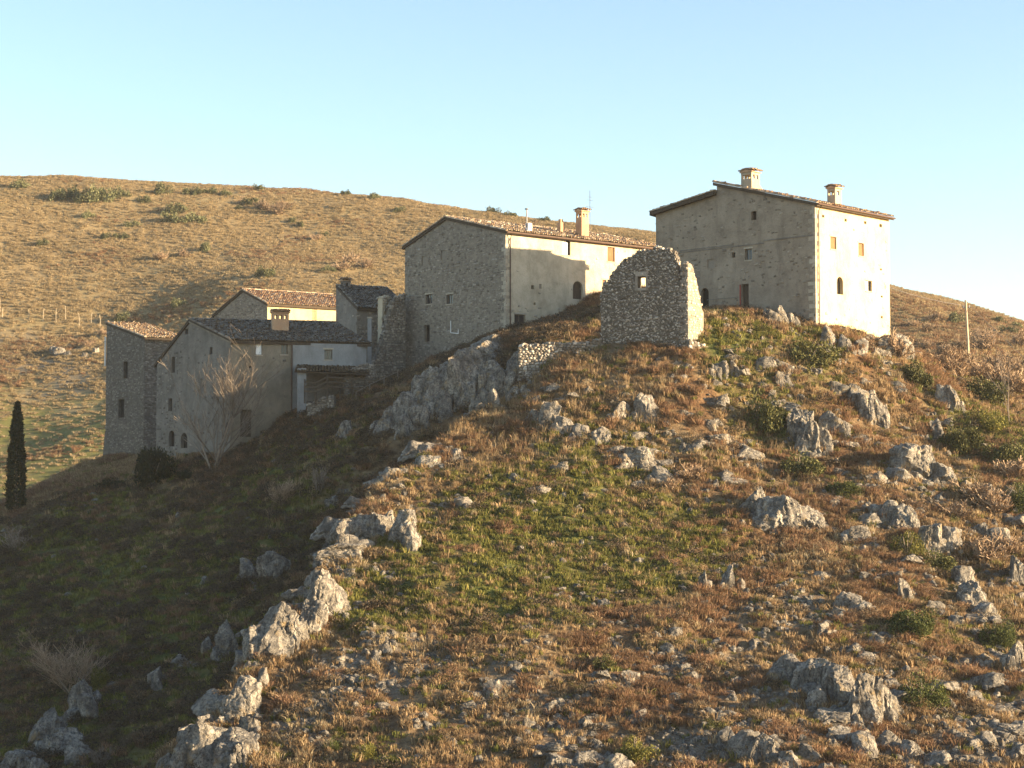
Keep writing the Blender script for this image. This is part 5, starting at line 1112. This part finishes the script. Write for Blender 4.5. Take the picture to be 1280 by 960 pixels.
bare_tree('bare_sapling', 'thin forked pale sapling at the right edge', 'tree', 1262, 530, None, 90, 26, 'bark', 'twig', n0=1, spread_=.4, levels=3, r0=.06)
protos = []
for k in range(4):
    t_, b_ = bare(40 + k, 1., n0=9, spread_=.75, levels=3, r0=.03, kids=(3, 5)); vv = np.array(b_.v); z = vv[:, 2].max()
    protos.append([mesh_of('stems', np.array(t_.v) / z, t_.f, M['twig_red']), mesh_of('twigs', vv / z, b_.f, M['twig_red'])])
rs = random.Random(3)
spots = [(rs.uniform(1118, 1290), 0, rs.random()) for k in range(34)]
for i, (px, _, q) in enumerate(spots):
    py = np.interp(px, [1113, 1280], [382, 425]) + q ** .8 * 70; g = hit(px, py)
    o = empty('leafless_thicket', g); tag(o, 'reddish leafless thicket on the hillside behind the tower house', 'bush', 'leafless thickets behind the tower house'); h_ = rs.uniform(1.2, 2.4)
    for me in protos[i % 4]: link(bpy.data.objects.new(me.name, me), o)
    o.scale = (h_ * 1.1, h_ * 1.1, h_); o.rotation_euler = (0, 0, rs.uniform(0, 6))
for i, (px, py, h_) in enumerate([(1245, 640, 34), (1215, 625, 30), (1270, 600, 36), (1195, 650, 26), (1235, 700, 34), (1262, 690, 30), (1140, 640, 22), (860, 600, 22), (840, 612, 18)]):
    g = hit(px, py); o = empty('leafless_scrub', g); tag(o, 'reddish leafless scrub bush on the rocky slope', 'bush', 'leafless scrub on the rocky slope')
    for me in protos[(i + 1) % 4]: link(bpy.data.objects.new(me.name, me), o)
    k = h_ * g[1] / F; o.scale = (k * 1.3, k * 1.3, k); o.rotation_euler = (0, 0, i * 1.3)
rh = random.Random(8)
for (px, py, w_) in [(345, 268, 14), (330, 262, 14), (355, 262, 12), (440, 330, 16), (455, 335, 14), (425, 338, 12), (200, 325, 12), (230, 322, 12), (130, 420, 10), (110, 434, 10), (300, 255, 10), (395, 300, 10)]:
    g = hit(px, py); o = empty('leafless_hill_bush', g); tag(o, 'reddish leafless bush on the far hillside', 'bush', 'leafless bushes on the far hillside')
    for me in protos[rh.randrange(4)]: link(bpy.data.objects.new(me.name, me), o)
    k = w_ * g[1] / F; o.scale = (k * 1.4, k * 1.4, k); o.rotation_euler = (0, 0, rh.uniform(0, 6))

# ================================================================== poles, wires, fences
g = at(1211, 467, 180); g[2] = float(H([g[0]], [g[1]])[0]); zt = zat(375, 180, 1208)
o = empty('utility_pole', g); tag(o, 'pale wooden utility pole on the slope right of the tower house', 'pole')
v, f = tube([[0, 0, -.4], [-.05, 0, 3], [-.2, 0, zt - g[2]]], [.15, .13, .10], 8); mk('shaft', v, f, M['pole_wood'], o)
v, f = tube([[-.45, 0, zt - g[2] - .75], [.2, 0, zt - g[2] - .7]], .045, 6); mk('crossarm', v, f, M['iron'], o)
for s_ in (-.4, .15): v, f = tube([[s_, 0, zt - g[2] - .72], [s_, 0, zt - g[2] - .5]], [.05, .03], 6); mk('insulator', v, f, M['white'], o)
def cable(A_, B_, sag, rad, label, name='overhead_cable'):
    A_, B_ = np.array(A_), np.array(B_); t_ = np.linspace(0, 1, 25)[:, None]; p = A_ + (B_ - A_) * t_; p[:, 2] -= sag * 4 * (t_ * (1 - t_))[:, 0]
    v, f = tube(p, rad, 4); ob = mk(name, v, f, M['cable'], None, A_); ob.location = A_; return tag(ob, label, 'cable')
top_p = g + np.array([-.4, 0, zt - g[2] - .5]); q = TN + tv * (TLv + .05) + tu * 3
cable(P3(q, zat(345, q[1])), top_p, .35, .022, 'overhead wire from the tower house to the utility pole')
cable(g + np.array([.15, 0, zt - g[2] - .5]), at(1420, 570, 172), .3, .018, 'overhead wire running down right from the utility pole')
q = AN + au * AL; cable(P3(q, zat(425, q[1])), at(-60, 560, 172), .5, .02, 'overhead wire running from the narrow house past the cypress')
for i, (px, py) in enumerate([(3, 397), (36, 400), (70, 404), (82, 402), (99, 407), (114, 405), (125, 410), (0, 392), (54, 402)]):
    gg = hit(px, py); h_ = 15 * gg[1] / F * random.uniform(.8, 1.25); oo = bpy.data.objects.new('fence_post', bpy.data.meshes.new('fence_post'))
    v, f = tube([[0, 0, -.3], [random.uniform(-.05, .05), 0, h_ * .6], [random.uniform(-.15, .15), 0, h_]], [.045, .04, .035], 6); oo.data.from_pydata([list(map(float, a)) for a in v], [], f); oo.data.materials.append(M['pole_wood']); oo.location = gg; link(oo)
    tag(oo, 'weathered pale fence post on the far hillside', 'post', 'fence posts on the far hillside')
# handrail by the path
hp_ = [(445, 505, 165), (462, 496, 165.5), (480, 487, 166.2), (497, 478, 167)]
o3 = at(470, 500, 162); Rl = empty('path_handrail', o3); tag(Rl, 'rough wooden handrail climbing towards the long stone house', 'railing')
pts = []
for q in hp_:
    p = at(*q); zg_ = float(H([p[0]], [p[1]])[0]); p[2] = max(p[2], zg_ + .8); pts.append(p); v, f = tube([[p[0], p[1], zg_ - .2], p], .045, 5); mk('post', v, f, M['wood_grey'], Rl, o3)
for a_, b_ in zip(pts[:-1], pts[1:]): v, f = tube([a_, b_], .035, 5); mk('rail', v, f, M['wood_grey'], Rl, o3)

# ------------------------------------------------------------------ evening air
mb = MB(); mb.box([-20, 480, 20], [700, 0, 0], [0, 560, 0], [0, 0, 70])
hz = mb.build('haze', None); tag(hz, 'thin pale evening haze over the valley', 'haze', None, 'stuff')
m = bpy.data.materials.new('haze_air'); m.use_nodes = True; t = m.node_tree; t.nodes.remove(t.nodes['Principled BSDF'])
pv = node(t, 'ShaderNodeVolumePrincipled'); pv.inputs['Density'].default_value = .0001; pv.inputs['Color'].default_value = (.95, .95, .95, 1); pv.inputs['Anisotropy'].default_value = .2
t.links.new(pv.outputs[0], t.nodes['Material Output'].inputs['Volume']); hz.data.materials.append(m)
